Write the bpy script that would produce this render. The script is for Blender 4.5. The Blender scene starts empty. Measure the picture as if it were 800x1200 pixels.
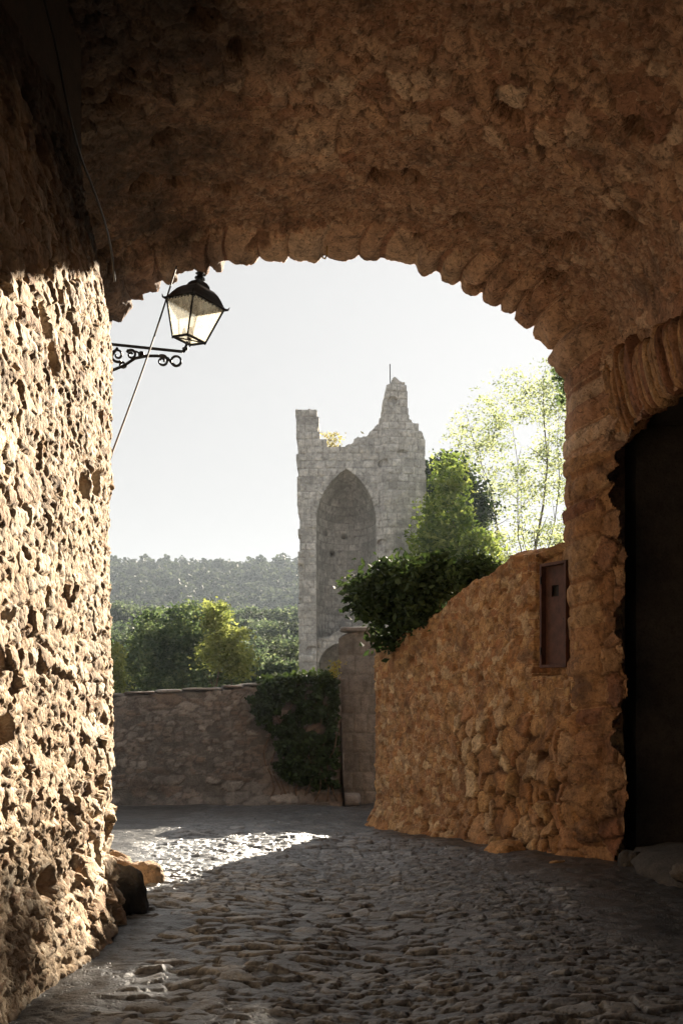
import bpy, bmesh, math, random
import numpy as np
from mathutils import Vector, Matrix
random.seed(7)
R = math.radians
sc = bpy.context.scene
C = sc.collection

# ------------------------------------------------------------------ camera
cam_d = bpy.data.cameras.new('camera')
cam = bpy.data.objects.new('camera', cam_d); C.objects.link(cam)
cam.location = (0, 0, 1.3); cam.rotation_euler = (R(90), 0, 0)
cam_d.sensor_width = 36; cam_d.lens = 35; cam_d.shift_y = 200/1200
cam_d.clip_start = 0.1; cam_d.clip_end = 3000
sc.camera = cam

# ------------------------------------------------------------------ light
SUN_DIR = Vector((1.0, 2.9, 1.28)).normalized()          # towards the sun
elev = math.asin(SUN_DIR.z); azim = math.atan2(SUN_DIR.x, SUN_DIR.y)
w = bpy.data.worlds.new('World'); sc.world = w; w.use_nodes = True
nt = w.node_tree; nt.nodes.clear()
sky = nt.nodes.new('ShaderNodeTexSky'); sky.sky_type = 'NISHITA'; sky.sun_disc = False
sky.sun_elevation = elev; sky.sun_rotation = azim
sky.air_density = 1.0; sky.dust_density = 6.0; sky.ozone_density = 1.0
hs = nt.nodes.new('ShaderNodeHueSaturation'); hs.inputs['Saturation'].default_value = 0.12
cl = nt.nodes.new('ShaderNodeGamma'); cl.inputs['Gamma'].default_value = 0.12
bg = nt.nodes.new('ShaderNodeBackground'); bg.inputs['Strength'].default_value = 0.104
wo = nt.nodes.new('ShaderNodeOutputWorld')
nt.links.new(sky.outputs[0], hs.inputs['Color']); nt.links.new(hs.outputs[0], cl.inputs[0])
nt.links.new(cl.outputs[0], bg.inputs[0]); nt.links.new(bg.outputs[0], wo.inputs[0])
sd = bpy.data.lights.new('sun', 'SUN'); sd.energy = 5.0; sd.angle = R(0.5); sd.color = (1.0, 0.87, 0.70)
sun = bpy.data.objects.new('sun', sd); C.objects.link(sun)
sun.rotation_euler = SUN_DIR.to_track_quat('Z', 'Y').to_euler()
sc.view_settings.view_transform = 'Standard'; sc.view_settings.look = 'None'
sc.view_settings.gamma = 1; sc.view_settings.exposure = 2.32
sc.view_settings.use_curve_mapping = False
sc.render.engine = 'CYCLES'
sc.cycles.use_denoising = True
sc.cycles.max_bounces = 8; sc.cycles.diffuse_bounces = 8; sc.cycles.transparent_max_bounces = 12
sc.cycles.sample_clamp_indirect = 12

# ------------------------------------------------------------------ noise
def _h(ix, iy, iz=0, seed=0):
    ix = np.asarray(ix).astype(np.int64); iy = np.asarray(iy).astype(np.int64); iz = np.asarray(iz).astype(np.int64)
    n = (ix*374761393 + iy*668265263 + iz*2147483647 + seed*1274126177) & 0xffffffff
    n = ((n ^ (n >> 13))*1274126177) & 0xffffffff
    n = ((n ^ (n >> 15))*2246822519) & 0xffffffff
    n = n ^ (n >> 16)
    return n/4294967295.0

def vnoise(x, y, seed=0):
    ix = np.floor(x); iy = np.floor(y); fx = x-ix; fy = y-iy
    fx = fx*fx*(3-2*fx); fy = fy*fy*(3-2*fy)
    a = _h(ix, iy, 0, seed); b = _h(ix+1, iy, 0, seed); c = _h(ix, iy+1, 0, seed); d = _h(ix+1, iy+1, 0, seed)
    return (a*(1-fx)+b*fx)*(1-fy) + (c*(1-fx)+d*fx)*fy          # 0..1

def fbm(x, y, seed=0, octv=4):
    s = 0; a = 0.5; t = 0
    for k in range(octv):
        s = s + a*(vnoise(x, y, seed+k*17)-0.5)*2; t += a; a *= 0.5; x = x*2.03+3.7; y = y*2.03-1.3
    return s/t                                                   # -1..1

def cell(u, v, seed=0, jit=0.85):
    iu = np.floor(u); iv = np.floor(v)
    F1 = np.full(np.shape(u), 9.0); F2 = F1.copy(); ID = np.zeros(np.shape(u))
    for a in (-1, 0, 1):
        for b in (-1, 0, 1):
            cu = iu+a; cv = iv+b
            px = cu+0.5+(_h(cu, cv, 1, seed)-0.5)*jit; py = cv+0.5+(_h(cu, cv, 2, seed)-0.5)*jit
            d = np.hypot(px-u, py-v); hid = _h(cu, cv, 3, seed)
            near = d < F1
            F2 = np.where(near, F1, np.minimum(F2, d)); ID = np.where(near, hid, ID); F1 = np.where(near, d, F1)
    return F1, F2, ID

def sst(x, a, b):
    t = np.clip((x-a)/(b-a), 0, 1); return t*t*(3-2*t)

def rubble(u, v, su, sv, seed, joint=0.14, jit=0.85, warp=0.25, flat=3.2):
    """cellular stones: mask, chipped tilted faces, id per stone"""
    wu = fbm(u/su*1.3, v/sv*1.3, seed+5, 3)*warp; wv = fbm(u/su*1.3+9, v/sv*1.3+4, seed+6, 3)*warp
    uu = u/su+wu; vv = v/sv+wv; iu = np.floor(uu); iv = np.floor(vv)
    F1 = np.full(np.shape(uu), 9.0); F2 = F1.copy(); ID = np.zeros(np.shape(uu)); T = np.zeros(np.shape(uu))
    for a in (-1, 0, 1):
        for b in (-1, 0, 1):
            cu = iu+a; cv = iv+b
            dx = uu-(cu+0.5+(_h(cu, cv, 1, seed)-0.5)*jit); dy = vv-(cv+0.5+(_h(cu, cv, 2, seed)-0.5)*jit)
            d = np.maximum(np.abs(dx), np.abs(dy))*0.45+np.hypot(dx, dy)*0.55; near = d < F1
            t = dx*(_h(cu, cv, 6, seed)-0.5)*2+dy*(_h(cu, cv, 7, seed)-0.5)*2
            F2 = np.where(near, F1, np.minimum(F2, d)); ID = np.where(near, _h(cu, cv, 3, seed), ID); T = np.where(near, t, T); F1 = np.where(near, d, F1)
    e = F2-F1
    m = sst(e, 0.02, joint); dome = np.sqrt(np.clip(e*flat, 0, 1))*(0.72+0.75*T)
    return m, dome, ID

def ashlar(u, v, bw, bh, seed, joint=0.02):
    v = v + fbm(u*0.6, v*0.5, seed+2, 2)*bh*0.18
    row = np.floor(v/bh); fv = v/bh-row
    wrow = bw*(0.75+0.6*_h(row, 0, 0, seed)); uu = u/wrow+_h(row, 1, 0, seed)*7
    col = np.floor(uu); split = 0.3+0.4*_h(row, col, 4, seed)
    fu = uu-col; left = fu < split
    du = np.where(left, np.minimum(fu, split-fu), np.minimum(fu-split, 1-fu))*wrow
    dv = np.minimum(fv, 1-fv)*bh
    e = np.minimum(du, dv)+fbm(u*9, v*9, seed+3, 3)*joint*0.5
    ID = _h(row, col*2+left, 5, seed)
    return sst(e, 0, joint), np.clip(e/0.08, 0, 1)**0.5, ID

# ------------------------------------------------------------------ mesh helpers
def link(o, parent=None):
    C.objects.link(o)
    if parent: o.parent = parent
    return o

def mesh_obj(name, verts, faces, mat, parent=None, smooth=True, attrs=None, loc=None):
    verts = np.asarray(verts, dtype=np.float64)
    if loc is not None: verts = verts-np.asarray(loc)
    me = bpy.data.meshes.new(name)
    faces = np.asarray(faces, dtype=np.int32)
    nv, nf, k = len(verts), len(faces), faces.shape[1]
    me.vertices.add(nv); me.vertices.foreach_set('co', verts.astype(np.float32).ravel())
    me.loops.add(nf*k); me.loops.foreach_set('vertex_index', faces.ravel())
    me.polygons.add(nf); me.polygons.foreach_set('loop_start', np.arange(0, nf*k, k, dtype=np.int32))
    me.polygons.foreach_set('use_smooth', np.full(nf, smooth))
    me.update(calc_edges=True); me.validate()
    for kx, a in (attrs or {}).items():
        at = me.attributes.new(kx, 'FLOAT', 'POINT'); at.data.foreach_set('value', np.asarray(a, dtype=np.float32).ravel())
    me.materials.append(mat)
    o = bpy.data.objects.new(name, me)
    if loc is not None: o.location = tuple(loc)
    return link(o, parent)

def grid_faces(n, m, flip=False):
    i = np.arange(n-1)[:, None]*m+np.arange(m-1)[None, :]
    i = i.ravel(); f = np.stack([i, i+m, i+m+1, i+1], 1)
    return f[:, ::-1].copy() if flip else f

def normals(P):
    du = np.gradient(P, axis=0); dv = np.gradient(P, axis=1)
    n = np.cross(du, dv); return n/np.maximum(np.linalg.norm(n, axis=2, keepdims=True), 1e-9)

def sheet(name, P, h, mat, parent=None, flip=False, attrs=None, N=None):
    n, m, _ = P.shape
    if N is None: N = normals(P)*(-1 if flip else 1)
    Q = P+N*h[..., None]
    return mesh_obj(name, Q.reshape(-1, 3), grid_faces(n, m, flip), mat, parent, attrs=attrs)

def resample(pts, step):
    pts = np.asarray(pts, float); seg = np.linalg.norm(np.diff(pts, axis=0), axis=1); s = np.concatenate([[0], np.cumsum(seg)])
    n = max(3, int(s[-1]/step)); t = np.linspace(0, s[-1], n)
    return np.stack([np.interp(t, s, pts[:, k]) for k in range(pts.shape[1])], 1), t

def smooth_path(pts, it=3):
    p = np.asarray(pts, float)
    for _ in range(it):
        q = [p[0]]
        for a, b in zip(p[:-1], p[1:]): q += [a*.75+b*.25, a*.25+b*.75]
        q.append(p[-1]); p = np.array(q)
    return p

def empty(name, loc, label, cat, group=None):
    o = bpy.data.objects.new(name, None); o.location = loc; C.objects.link(o); o.empty_display_size = 0.1
    tag(o, label, cat, group); return o

def tag(o, label=None, cat=None, group=None, kind=None):
    if label: o['label'] = label
    if cat: o['category'] = cat
    if group: o['group'] = group
    if kind: o['kind'] = kind
    return o

def tube_data(path, rad, sides=8, cap=True):
    path = np.asarray(path, float); n = len(path); rad = np.broadcast_to(np.asarray(rad, float), (n,))
    T = np.gradient(path, axis=0); T /= np.maximum(np.linalg.norm(T, axis=1, keepdims=True), 1e-9)
    up = np.array([0.13, 0.21, 1.0]) if abs(T[0, 2]) < 0.9 else np.array([1.0, 0.1, 0])
    V = []; A = None
    for i in range(n):
        a = np.cross(T[i], up) if A is None else A-T[i]*np.dot(A, T[i])
        a /= max(np.linalg.norm(a), 1e-9); A = a; b = np.cross(T[i], a)
        for k in range(sides):
            t = 2*math.pi*k/sides; V.append(path[i]+rad[i]*(a*math.cos(t)+b*math.sin(t)))
    F = []
    for i in range(n-1):
        for k in range(sides):
            k2 = (k+1) % sides; F.append((i*sides+k, i*sides+k2, (i+1)*sides+k2, (i+1)*sides+k))
    if cap:
        for i in (0, n-1):
            c = len(V); V.append(path[i])
            for k in range(sides):
                k2 = (k+1) % sides; F.append((i*sides+k, i*sides+k2, c, c))
    return V, F

class MB:
    rs = 1.0
    def __init__(s): s.V = []; s.F = []
    def add(s, V, F):
        o = len(s.V); s.V += [tuple(v) for v in V]
        for f in F: 
            g = []
            for i in f:
                if i+o not in g: g.append(i+o)
            s.F.append(tuple(g))
    def tube(s, path, rad, sides=8): s.add(*tube_data(path, np.asarray(rad)*MB.rs, sides)); return s
    def bar(s, a, b, r, sides=6): return s.tube([a, b], r, sides)
    def box(s, c, d, M=None):
        V = []
        for x in (-1, 1):
            for y in (-1, 1):
                for z in (-1, 1):
                    v = Vector((x*d[0]/2, y*d[1]/2, z*d[2]/2)); v = (M @ v) if M else v; V.append(Vector(c)+v)
        s.add(V, [(0, 1, 3, 2), (4, 6, 7, 5), (0, 4, 5, 1), (2, 3, 7, 6), (0, 2, 6, 4), (1, 5, 7, 3)]); return s
    def build(s, name, mat, parent=None, smooth=False, bevel=0, loc=None, M=None):
        me = bpy.data.meshes.new(name)
        V = s.V
        if M is not None: V = [tuple(M @ Vector(v)) for v in V]
        if loc is not None: V = [tuple(Vector(v)-Vector(loc)) for v in V]
        me.from_pydata(V, [], s.F); me.update(); me.materials.append(mat)
        bm = bmesh.new(); bm.from_mesh(me); bmesh.ops.recalc_face_normals(bm, faces=bm.faces); bm.to_mesh(me); bm.free()
        if smooth: me.polygons.foreach_set('use_smooth', [True]*len(me.polygons))
        o = bpy.data.objects.new(name, me)
        if loc is not None: o.location = loc
        if bevel:
            b = o.modifiers.new('b', 'BEVEL'); b.width = bevel; b.segments = 2; b.limit_method = 'ANGLE'
        return link(o, parent)

# ------------------------------------------------------------------ materials
def new_mat(name):
    m = bpy.data.materials.new(name); m.use_nodes = True; t = m.node_tree; t.nodes.clear()
    out = t.nodes.new('ShaderNodeOutputMaterial'); return m, t, out

def ramp(t, fac, stops):
    r = t.nodes.new('ShaderNodeValToRGB'); e = r.color_ramp.elements
    while len(e) < len(stops): e.new(0.5)
    for k, (p, c) in enumerate(stops): e[k].position = p; e[k].color = (*c, 1)
    t.links.new(fac, r.inputs[0]); return r.outputs[0]

def noise(t, scale, detail=6, rough=0.6, vec=None, dist=0):
    n = t.nodes.new('ShaderNodeTexNoise'); n.inputs['Scale'].default_value = scale; n.inputs['Detail'].default_value = detail
    n.inputs['Roughness'].default_value = rough; n.inputs['Distortion'].default_value = dist
    if vec is None: vec = coord(t)
    t.links.new(vec, n.inputs['Vector']); return n.outputs[0]

def coord(t):
    for n in t.nodes:
        if n.type == 'NEW_GEOMETRY': return n.outputs['Position']
    return t.nodes.new('ShaderNodeNewGeometry').outputs['Position']

def mix(t, fac, a, b, mode='MIX'):
    n = t.nodes.new('ShaderNodeMix'); n.data_type = 'RGBA'; n.blend_type = mode
    for i, v in ((0, fac), (6, a), (7, b)):
        if hasattr(v, 'links'): t.links.new(v, n.inputs[i])
        elif i == 0: n.inputs[0].default_value = v
        else: n.inputs[i].default_value = (*v, 1)
    return n.outputs[2]

def mth(t, op, a, b=None, clamp=False):
    n = t.nodes.new('ShaderNodeMath'); n.operation = op; n.use_clamp = clamp
    for i, v in ((0, a), (1, b)):
        if v is None: continue
        if hasattr(v, 'links'): t.links.new(v, n.inputs[i])
        else: n.inputs[i].default_value = v
    return n.outputs[0]

def attr(t, name):
    n = t.nodes.new('ShaderNodeAttribute'); n.attribute_name = name; return n.outputs['Fac']

def stone_mat(name, stones, mortar, stain=(0.04, 0.035, 0.03), stain_amt=0.5, fine=38, bump=0.012, rough=0.9, extra=None, pit=0.5, blotch=1.1, spec=0.25, fleck=0.0, mott=0.75):
    m, t, out = new_mat(name)
    b = t.nodes.new('ShaderNodeBsdfPrincipled'); t.links.new(b.outputs[0], out.inputs[0])
    n = len(stones)
    base = ramp(t, attr(t, 'cell'), [((k+0.5)/n, c) for k, c in enumerate(stones)])
    col = mix(t, attr(t, 'joint'), mortar, base)
    # mottling at several sizes
    n1 = noise(t, 6, 8, 0.7); col = mix(t, mott, col, ramp(t, n1, [(0.28, (0.38, 0.36, 0.34)), (0.5, (0.9, 0.9, 0.9)), (0.72, (1.35, 1.3, 1.22))]), 'MULTIPLY')
    n2 = noise(t, fine, 6, 0.75); col = mix(t, 0.7, col, ramp(t, n2, [(0.3, (0.45, 0.42, 0.4)), (0.5, (1, 1, 1)), (0.75, (1.3, 1.28, 1.22))]), 'MULTIPLY')
    n3 = noise(t, blotch, 7, 0.68, dist=0.4); st = ramp(t, n3, [(0.5, (0, 0, 0)), (0.66, (1, 1, 1))])
    col = mix(t, mth(t, 'MULTIPLY', st, stain_amt), col, stain)
    if fleck:
        n4 = noise(t, 13, 8, 0.75, dist=0.8); fl = ramp(t, n4, [(0.52, (0, 0, 0)), (0.60, (1, 1, 1))])
        col = mix(t, mth(t, 'MULTIPLY', fl, fleck), col, stain)
    if extra: col = extra(t, col)
    t.links.new(col, b.inputs['Base Color'])
    b.inputs['Roughness'].default_value = rough; b.inputs['Specular IOR Level'].default_value = spec
    # bump: grit + pits
    v = t.nodes.new('ShaderNodeTexVoronoi'); v.inputs['Scale'].default_value = fine*0.9; t.links.new(coord(t), v.inputs['Vector'])
    pits = ramp(t, v.outputs['Distance'], [(0.05, (0, 0, 0)), (0.4, (1, 1, 1))])
    hgt = mth(t, 'ADD', mth(t, 'MULTIPLY', noise(t, fine*0.7, 8, 0.7), 1.2), mth(t, 'MULTIPLY', pits, pit))
    bp = t.nodes.new('ShaderNodeBump'); bp.inputs['Distance'].default_value = bump; bp.inputs['Strength'].default_value = 0.9
    t.links.new(hgt, bp.inputs['Height']); t.links.new(bp.outputs[0], b.inputs['Normal'])
    return m

def plain(name, col, rough=0.6, metal=0, nscale=14, var=0.35, bump=0.002):
    m, t, out = new_mat(name)
    b = t.nodes.new('ShaderNodeBsdfPrincipled'); t.links.new(b.outputs[0], out.inputs[0])
    n = noise(t, nscale, 6, 0.65)
    c = mix(t, 1, col, ramp(t, n, [(0.3, (1-var,)*3), (0.7, (1+var,)*3)]), 'MULTIPLY')
    t.links.new(c, b.inputs['Base Color']); b.inputs['Roughness'].default_value = rough; b.inputs['Metallic'].default_value = metal
    bp = t.nodes.new('ShaderNodeBump'); bp.inputs['Distance'].default_value = bump; t.links.new(n, bp.inputs['Height']); t.links.new(bp.outputs[0], b.inputs['Normal'])
    return m

def leaf_mat(name, c1, c2, c3, trans=0.45, rough=0.68):
    m, t, out = new_mat(name)
    col = ramp(t, attr(t, 'cell'), [(0.0, c1), (0.55, c2), (1.0, c3)])
    b = t.nodes.new('ShaderNodeBsdfPrincipled'); b.inputs['Roughness'].default_value = rough; b.inputs['Specular IOR Level'].default_value = 0.12
    t.links.new(col, b.inputs['Base Color'])
    tr = t.nodes.new('ShaderNodeBsdfTranslucent'); t.links.new(mix(t, 1, col, (1.35, 1.35, 0.9), 'MULTIPLY'), tr.inputs[0])
    ms = t.nodes.new('ShaderNodeMixShader'); ms.inputs[0].default_value = trans
    t.links.new(b.outputs[0], ms.inputs[1]); t.links.new(tr.outputs[0], ms.inputs[2]); t.links.new(ms.outputs[0], out.inputs[0])
    return m

M = {}
def shade_top(t, col):  # paints the shade of the upper wall into its colour, with a noisy edge
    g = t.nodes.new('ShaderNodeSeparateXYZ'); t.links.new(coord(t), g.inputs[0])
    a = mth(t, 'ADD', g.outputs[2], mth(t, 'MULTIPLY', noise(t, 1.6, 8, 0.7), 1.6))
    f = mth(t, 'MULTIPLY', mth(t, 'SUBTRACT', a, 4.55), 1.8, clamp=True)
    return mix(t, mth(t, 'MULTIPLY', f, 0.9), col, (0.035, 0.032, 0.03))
M['lit'] = stone_mat('cream_rubble_stone', [(0.46, 0.34, 0.23), (0.68, 0.55, 0.40), (0.56, 0.43, 0.30), (0.68, 0.58, 0.45), (0.38, 0.25, 0.16), (0.55, 0.43, 0.30)], (0.38, 0.27, 0.17), stain=(0.34, 0.22, 0.13), stain_amt=0.45, bump=0.012, extra=shade_top)
def near_black(t, col):
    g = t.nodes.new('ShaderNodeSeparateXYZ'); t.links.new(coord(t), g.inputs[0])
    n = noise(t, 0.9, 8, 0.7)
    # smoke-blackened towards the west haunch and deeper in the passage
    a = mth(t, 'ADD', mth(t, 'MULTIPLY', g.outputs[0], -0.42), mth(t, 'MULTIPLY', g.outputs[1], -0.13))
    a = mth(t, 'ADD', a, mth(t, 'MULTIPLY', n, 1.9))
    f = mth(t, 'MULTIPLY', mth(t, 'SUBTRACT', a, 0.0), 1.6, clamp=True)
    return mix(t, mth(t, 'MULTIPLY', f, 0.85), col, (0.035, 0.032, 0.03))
M['vault'] = stone_mat('brown_vault_masonry', [(0.42, 0.235, 0.15), (0.72, 0.52, 0.36), (0.52, 0.30, 0.19), (0.76, 0.58, 0.42), (0.42, 0.23, 0.15), (0.64, 0.42, 0.27)], (0.30, 0.175, 0.11), stain=(0.06, 0.045, 0.038), stain_amt=0.55, bump=0.035, extra=near_black, blotch=2.6, fleck=0.6, fine=26, mott=0.45)
M['pier'] = stone_mat('orange_pier_masonry', [(0.34, 0.18, 0.09), (0.48, 0.29, 0.15), (0.38, 0.20, 0.11), (0.52, 0.34, 0.19), (0.30, 0.15, 0.09)], (0.17, 0.09, 0.05), stain=(0.08, 0.05, 0.04), stain_amt=0.7, fine=26, bump=0.03, blotch=2.8, fleck=0.5)
M['ochre'] = stone_mat('ochre_rubble', [(0.38, 0.19, 0.08), (0.58, 0.36, 0.17), (0.42, 0.21, 0.10), (0.70, 0.52, 0.31), (0.36, 0.18, 0.09), (0.58, 0.38, 0.19)], (0.13, 0.07, 0.04), stain=(0.13, 0.075, 0.045), stain_amt=0.75, bump=0.03, blotch=2.6, fleck=0.5, fine=26)
M['grey'] = stone_mat('grey_wall_stone', [(0.12, 0.115, 0.105), (0.22, 0.21, 0.20), (0.17, 0.135, 0.11), (0.27, 0.26, 0.245)], (0.10, 0.095, 0.09), stain=(0.05, 0.048, 0.045), stain_amt=0.6, bump=0.02)
M['render'] = stone_mat('weathered_grey_render', [(0.16, 0.155, 0.145), (0.21, 0.2, 0.19)], (0.13, 0.125, 0.115), stain=(0.07, 0.068, 0.062), stain_amt=0.75, bump=0.012, blotch=1.8)
M['tower'] = stone_mat('pale_tower_ashlar', [(0.48, 0.48, 0.48), (0.66, 0.66, 0.65), (0.56, 0.56, 0.55), (0.76, 0.76, 0.75), (0.62, 0.62, 0.61)], (0.42, 0.42, 0.41), stain=(0.26, 0.26, 0.255), stain_amt=0.7, fine=7, bump=0.06, blotch=0.8)
M['cobble'] = stone_mat('worn_cobbles', [(0.11, 0.125, 0.15), (0.21, 0.235, 0.265), (0.15, 0.165, 0.19), (0.29, 0.31, 0.33)], (0.035, 0.033, 0.03), stain=(0.085, 0.08, 0.075), stain_amt=0.5, bump=0.008, rough=0.38, spec=0.5, fine=45, blotch=1.2)
M['near_black'] = stone_mat('near_black_stone', [(0.06, 0.055, 0.055), (0.11, 0.10, 0.095)], (0.05, 0.045, 0.042))  # even near-black stone for the inside of the side room
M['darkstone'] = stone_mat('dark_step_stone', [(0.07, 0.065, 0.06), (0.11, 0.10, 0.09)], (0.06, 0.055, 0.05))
M['boulder'] = stone_mat('boulder_stone', [(0.38, 0.25, 0.15), (0.42, 0.30, 0.20)], (0.35, 0.24, 0.15), bump=0.02)
M['iron'] = plain('black_iron', (0.018, 0.018, 0.02), 0.42, 0.6, 60, 0.4)
M['roofmetal'] = plain('dark_lantern_metal', (0.030, 0.034, 0.042), 0.35, 0.5, 40, 0.3)
M['rust'] = plain('rusty_brown_steel', (0.085, 0.038, 0.026), 0.7, 0.2, 9, 0.45)
M['black'] = plain('dark_hollow', (0.012, 0.010, 0.010), 0.8)
M['bark'] = plain('bark', (0.10, 0.07, 0.045), 0.9, 0, 22, 0.5, 0.01)
M['wire'] = plain('brown_wire', (0.06, 0.03, 0.022), 0.8)
M['cable'] = plain('black_cable', (0.03, 0.03, 0.03), 0.35)
M['soil'] = plain('valley_soil', (0.09, 0.075, 0.05), 0.95, 0, 0.6, 0.4, 0.05)
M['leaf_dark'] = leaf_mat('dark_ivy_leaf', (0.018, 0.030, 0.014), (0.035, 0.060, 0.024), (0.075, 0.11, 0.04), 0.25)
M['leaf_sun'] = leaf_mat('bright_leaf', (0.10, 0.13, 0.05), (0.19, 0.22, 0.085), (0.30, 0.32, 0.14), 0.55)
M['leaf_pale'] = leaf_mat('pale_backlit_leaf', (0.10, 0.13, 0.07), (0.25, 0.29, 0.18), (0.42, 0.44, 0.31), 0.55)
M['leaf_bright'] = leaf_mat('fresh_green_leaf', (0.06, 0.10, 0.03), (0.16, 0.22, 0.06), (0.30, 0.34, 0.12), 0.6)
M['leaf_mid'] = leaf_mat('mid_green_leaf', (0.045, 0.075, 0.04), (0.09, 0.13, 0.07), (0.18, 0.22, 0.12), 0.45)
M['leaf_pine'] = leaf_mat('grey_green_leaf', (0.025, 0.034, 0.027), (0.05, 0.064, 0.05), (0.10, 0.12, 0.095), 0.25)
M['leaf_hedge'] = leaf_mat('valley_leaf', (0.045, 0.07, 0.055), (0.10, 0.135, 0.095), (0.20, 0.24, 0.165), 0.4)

def glass_mat():
    m, t, out = new_mat('frosted_lantern_glass')
    g = t.nodes.new('ShaderNodeBsdfPrincipled'); g.inputs['Base Color'].default_value = (0.9, 0.88, 0.80, 1); g.inputs['Roughness'].default_value = 0.25
    tr = t.nodes.new('ShaderNodeBsdfTranslucent'); tr.inputs[0].default_value = (0.95, 0.93, 0.86, 1)
    tp = t.nodes.new('ShaderNodeBsdfTransparent'); tp.inputs[0].default_value = (0.98, 0.965, 0.92, 1)
    a = t.nodes.new('ShaderNodeMixShader'); a.inputs[0].default_value = 0.7; t.links.new(g.outputs[0], a.inputs[1]); t.links.new(tr.outputs[0], a.inputs[2])
    n = noise(t, 25, 4, 0.6); f = ramp(t, n, [(0.35, (0.66,)*3), (0.65, (0.85,)*3)])
    b = t.nodes.new('ShaderNodeMixShader'); t.links.new(f, b.inputs[0]); t.links.new(a.outputs[0], b.inputs[1]); t.links.new(tp.outputs[0], b.inputs[2])
    t.links.new(b.outputs[0], out.inputs[0]); return m
M['glass'] = glass_mat()

# ------------------------------------------------------------------ ground
def gz(x, y):
    x = np.asarray(x, float); y = np.asarray(y, float)
    return -0.05*y

def build_street():
    ys = np.concatenate([np.arange(-7, 3.4, 0.12), np.arange(3.4, 9.5, 0.014), np.arange(9.5, 14.5, 0.022), np.arange(14.5, 19.6, 0.06)])
    xs = np.concatenate([np.arange(-7, -2.9, 0.1), np.arange(-2.9, 3.3, 0.017), np.arange(3.3, 7, 0.1)])
    X, Y = np.meshgrid(xs, ys, indexing='ij')
    # cobbles: long stones laid across the street, uneven courses
    m, dome, ID = rubble(X, Y, 0.19, 0.095, 11, joint=0.12, warp=0.4, flat=7)
    m2, d2, ID2 = rubble(X, Y, 0.11, 0.055, 23, joint=0.16, warp=0.4, flat=7)
    big = sst(fbm(X*0.7, Y*0.7, 3, 3), -0.15, 0.15)
    # trodden earth along the walls
    wallx_r = np.interp(Y, [0, 8, 10.3, 14.2, 30], [2.3, 2.3, 2.0, 0.5, 0.5])
    d_r = wallx_r-X; d_l = X+1.45+np.where(Y > 7, 1.0, 0)
    earth = np.clip(1-sst(np.minimum(d_r*0.8, d_l)+fbm(X*1.6, Y*1.6, 8, 4)*0.35, 0.05, 0.6), 0, 1)
    earth = np.maximum(earth, sst(Y+fbm(X*2, Y*2, 9, 3)*0.6, 12.2, 14)*0.75)
    hgt = big*m*dome*(0.2+0.8*ID)*0.046+(1-big)*m2*d2*(0.2+0.8*ID2)*0.034
    hgt = hgt*(1-0.85*earth)+earth*0.02*(1+fbm(X*5, Y*5, 4, 5))
    hgt += fbm(X*0.6, Y*0.6, 31, 3)*0.05+fbm(X*5, Y*7, 33, 4)*0.018
    hgt -= 0.05*np.exp(-((X-0.2)/0.5)**2)
    Z = gz(X, Y)+hgt
    joint = np.clip((big*m+(1-big)*m2)*(1-0.8*earth), 0, 1)
    P = np.stack([X, Y, Z], 2)
    o = mesh_obj('street', P.reshape(-1, 3), grid_faces(*X.shape), M['cobble'], attrs={'cell': np.where(big > 0.5, ID, ID2), 'joint': joint})
    tag(o, kind='structure')
build_street()

def hill_z(x, y):
    x = np.asarray(x, float); y = np.asarray(y, float)
    z = np.interp(y, [-400, 0, 19, 24, 60, 85, 118, 135, 175, 300, 420, 900], [-6, -1.6, -1.6, -3.2, -9, -8, 3.4, 4.0, 2, 33, 35, 20])
    z = z+fbm(x*0.012, y*0.012, 5, 3)*np.interp(y, [40, 120, 300], [0, 1.0, 2.5])
    rise = sst(x+0.12*y, 6, 40)*np.interp(y, [20, 60, 300], [2, 4, 6])
    return z+rise*np.interp(y, [120, 170], [1, 0])

def build_terrain():
    ys = np.concatenate([np.linspace(-400, 18, 20), np.linspace(19.7, 60, 50), np.linspace(62, 420, 120), np.linspace(440, 900, 12)])
    xs = np.concatenate([np.linspace(-600, -120, 16), np.linspace(-110, 130, 90), np.linspace(150, 600, 16)])
    X, Y = np.meshgrid(xs, ys, indexing='ij')
    P = np.stack([X, Y, hill_z(X, Y)], 2)
    tag(mesh_obj('valley_terrain', P.reshape(-1, 3), grid_faces(*X.shape), M['soil']), kind='structure')
build_terrain()

# ------------------------------------------------------------------ vaulted passage
passage = empty('vaulted_passage', (0, 6, -0.3), 'dark brown rubble stone vault and pier framing the view, with ragged arch edge', 'archway')

YE = 10.3
rim = smooth_path([(-2.95, -1.3), (-2.92, 3.2), (-2.80, 4.5), (-2.36, 5.33), (-1.77, 5.68), (-1.32, 5.80), (-0.62, 5.85), (0.0, 5.87), (0.44, 5.83), (0.88, 5.74),
       (1.41, 5.50), (1.82, 5.27), (2.20, 4.97), (2.36, 4.66), (2.42, 4.30), (2.40, 3.6), (2.39, 2.67), (2.39, 1.2), (2.37, -1.3)], 2)
inn = smooth_path([(-3.0, -1.3), (-3.0, 3.2), (-2.9, 4.5), (-2.5, 5.38), (-1.9, 5.76), (-1.40, 5.88), (-0.65, 5.93), (0.05, 5.97), (0.55, 5.93), (1.1, 5.78),
       (1.75, 5.60), (2.25, 5.36), (2.62, 5.02), (2.80, 4.70), (2.86, 4.3), (2.88, 3.6), (2.88, 2.67), (2.88, 1.2), (2.88, -1.3)], 2)

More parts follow.
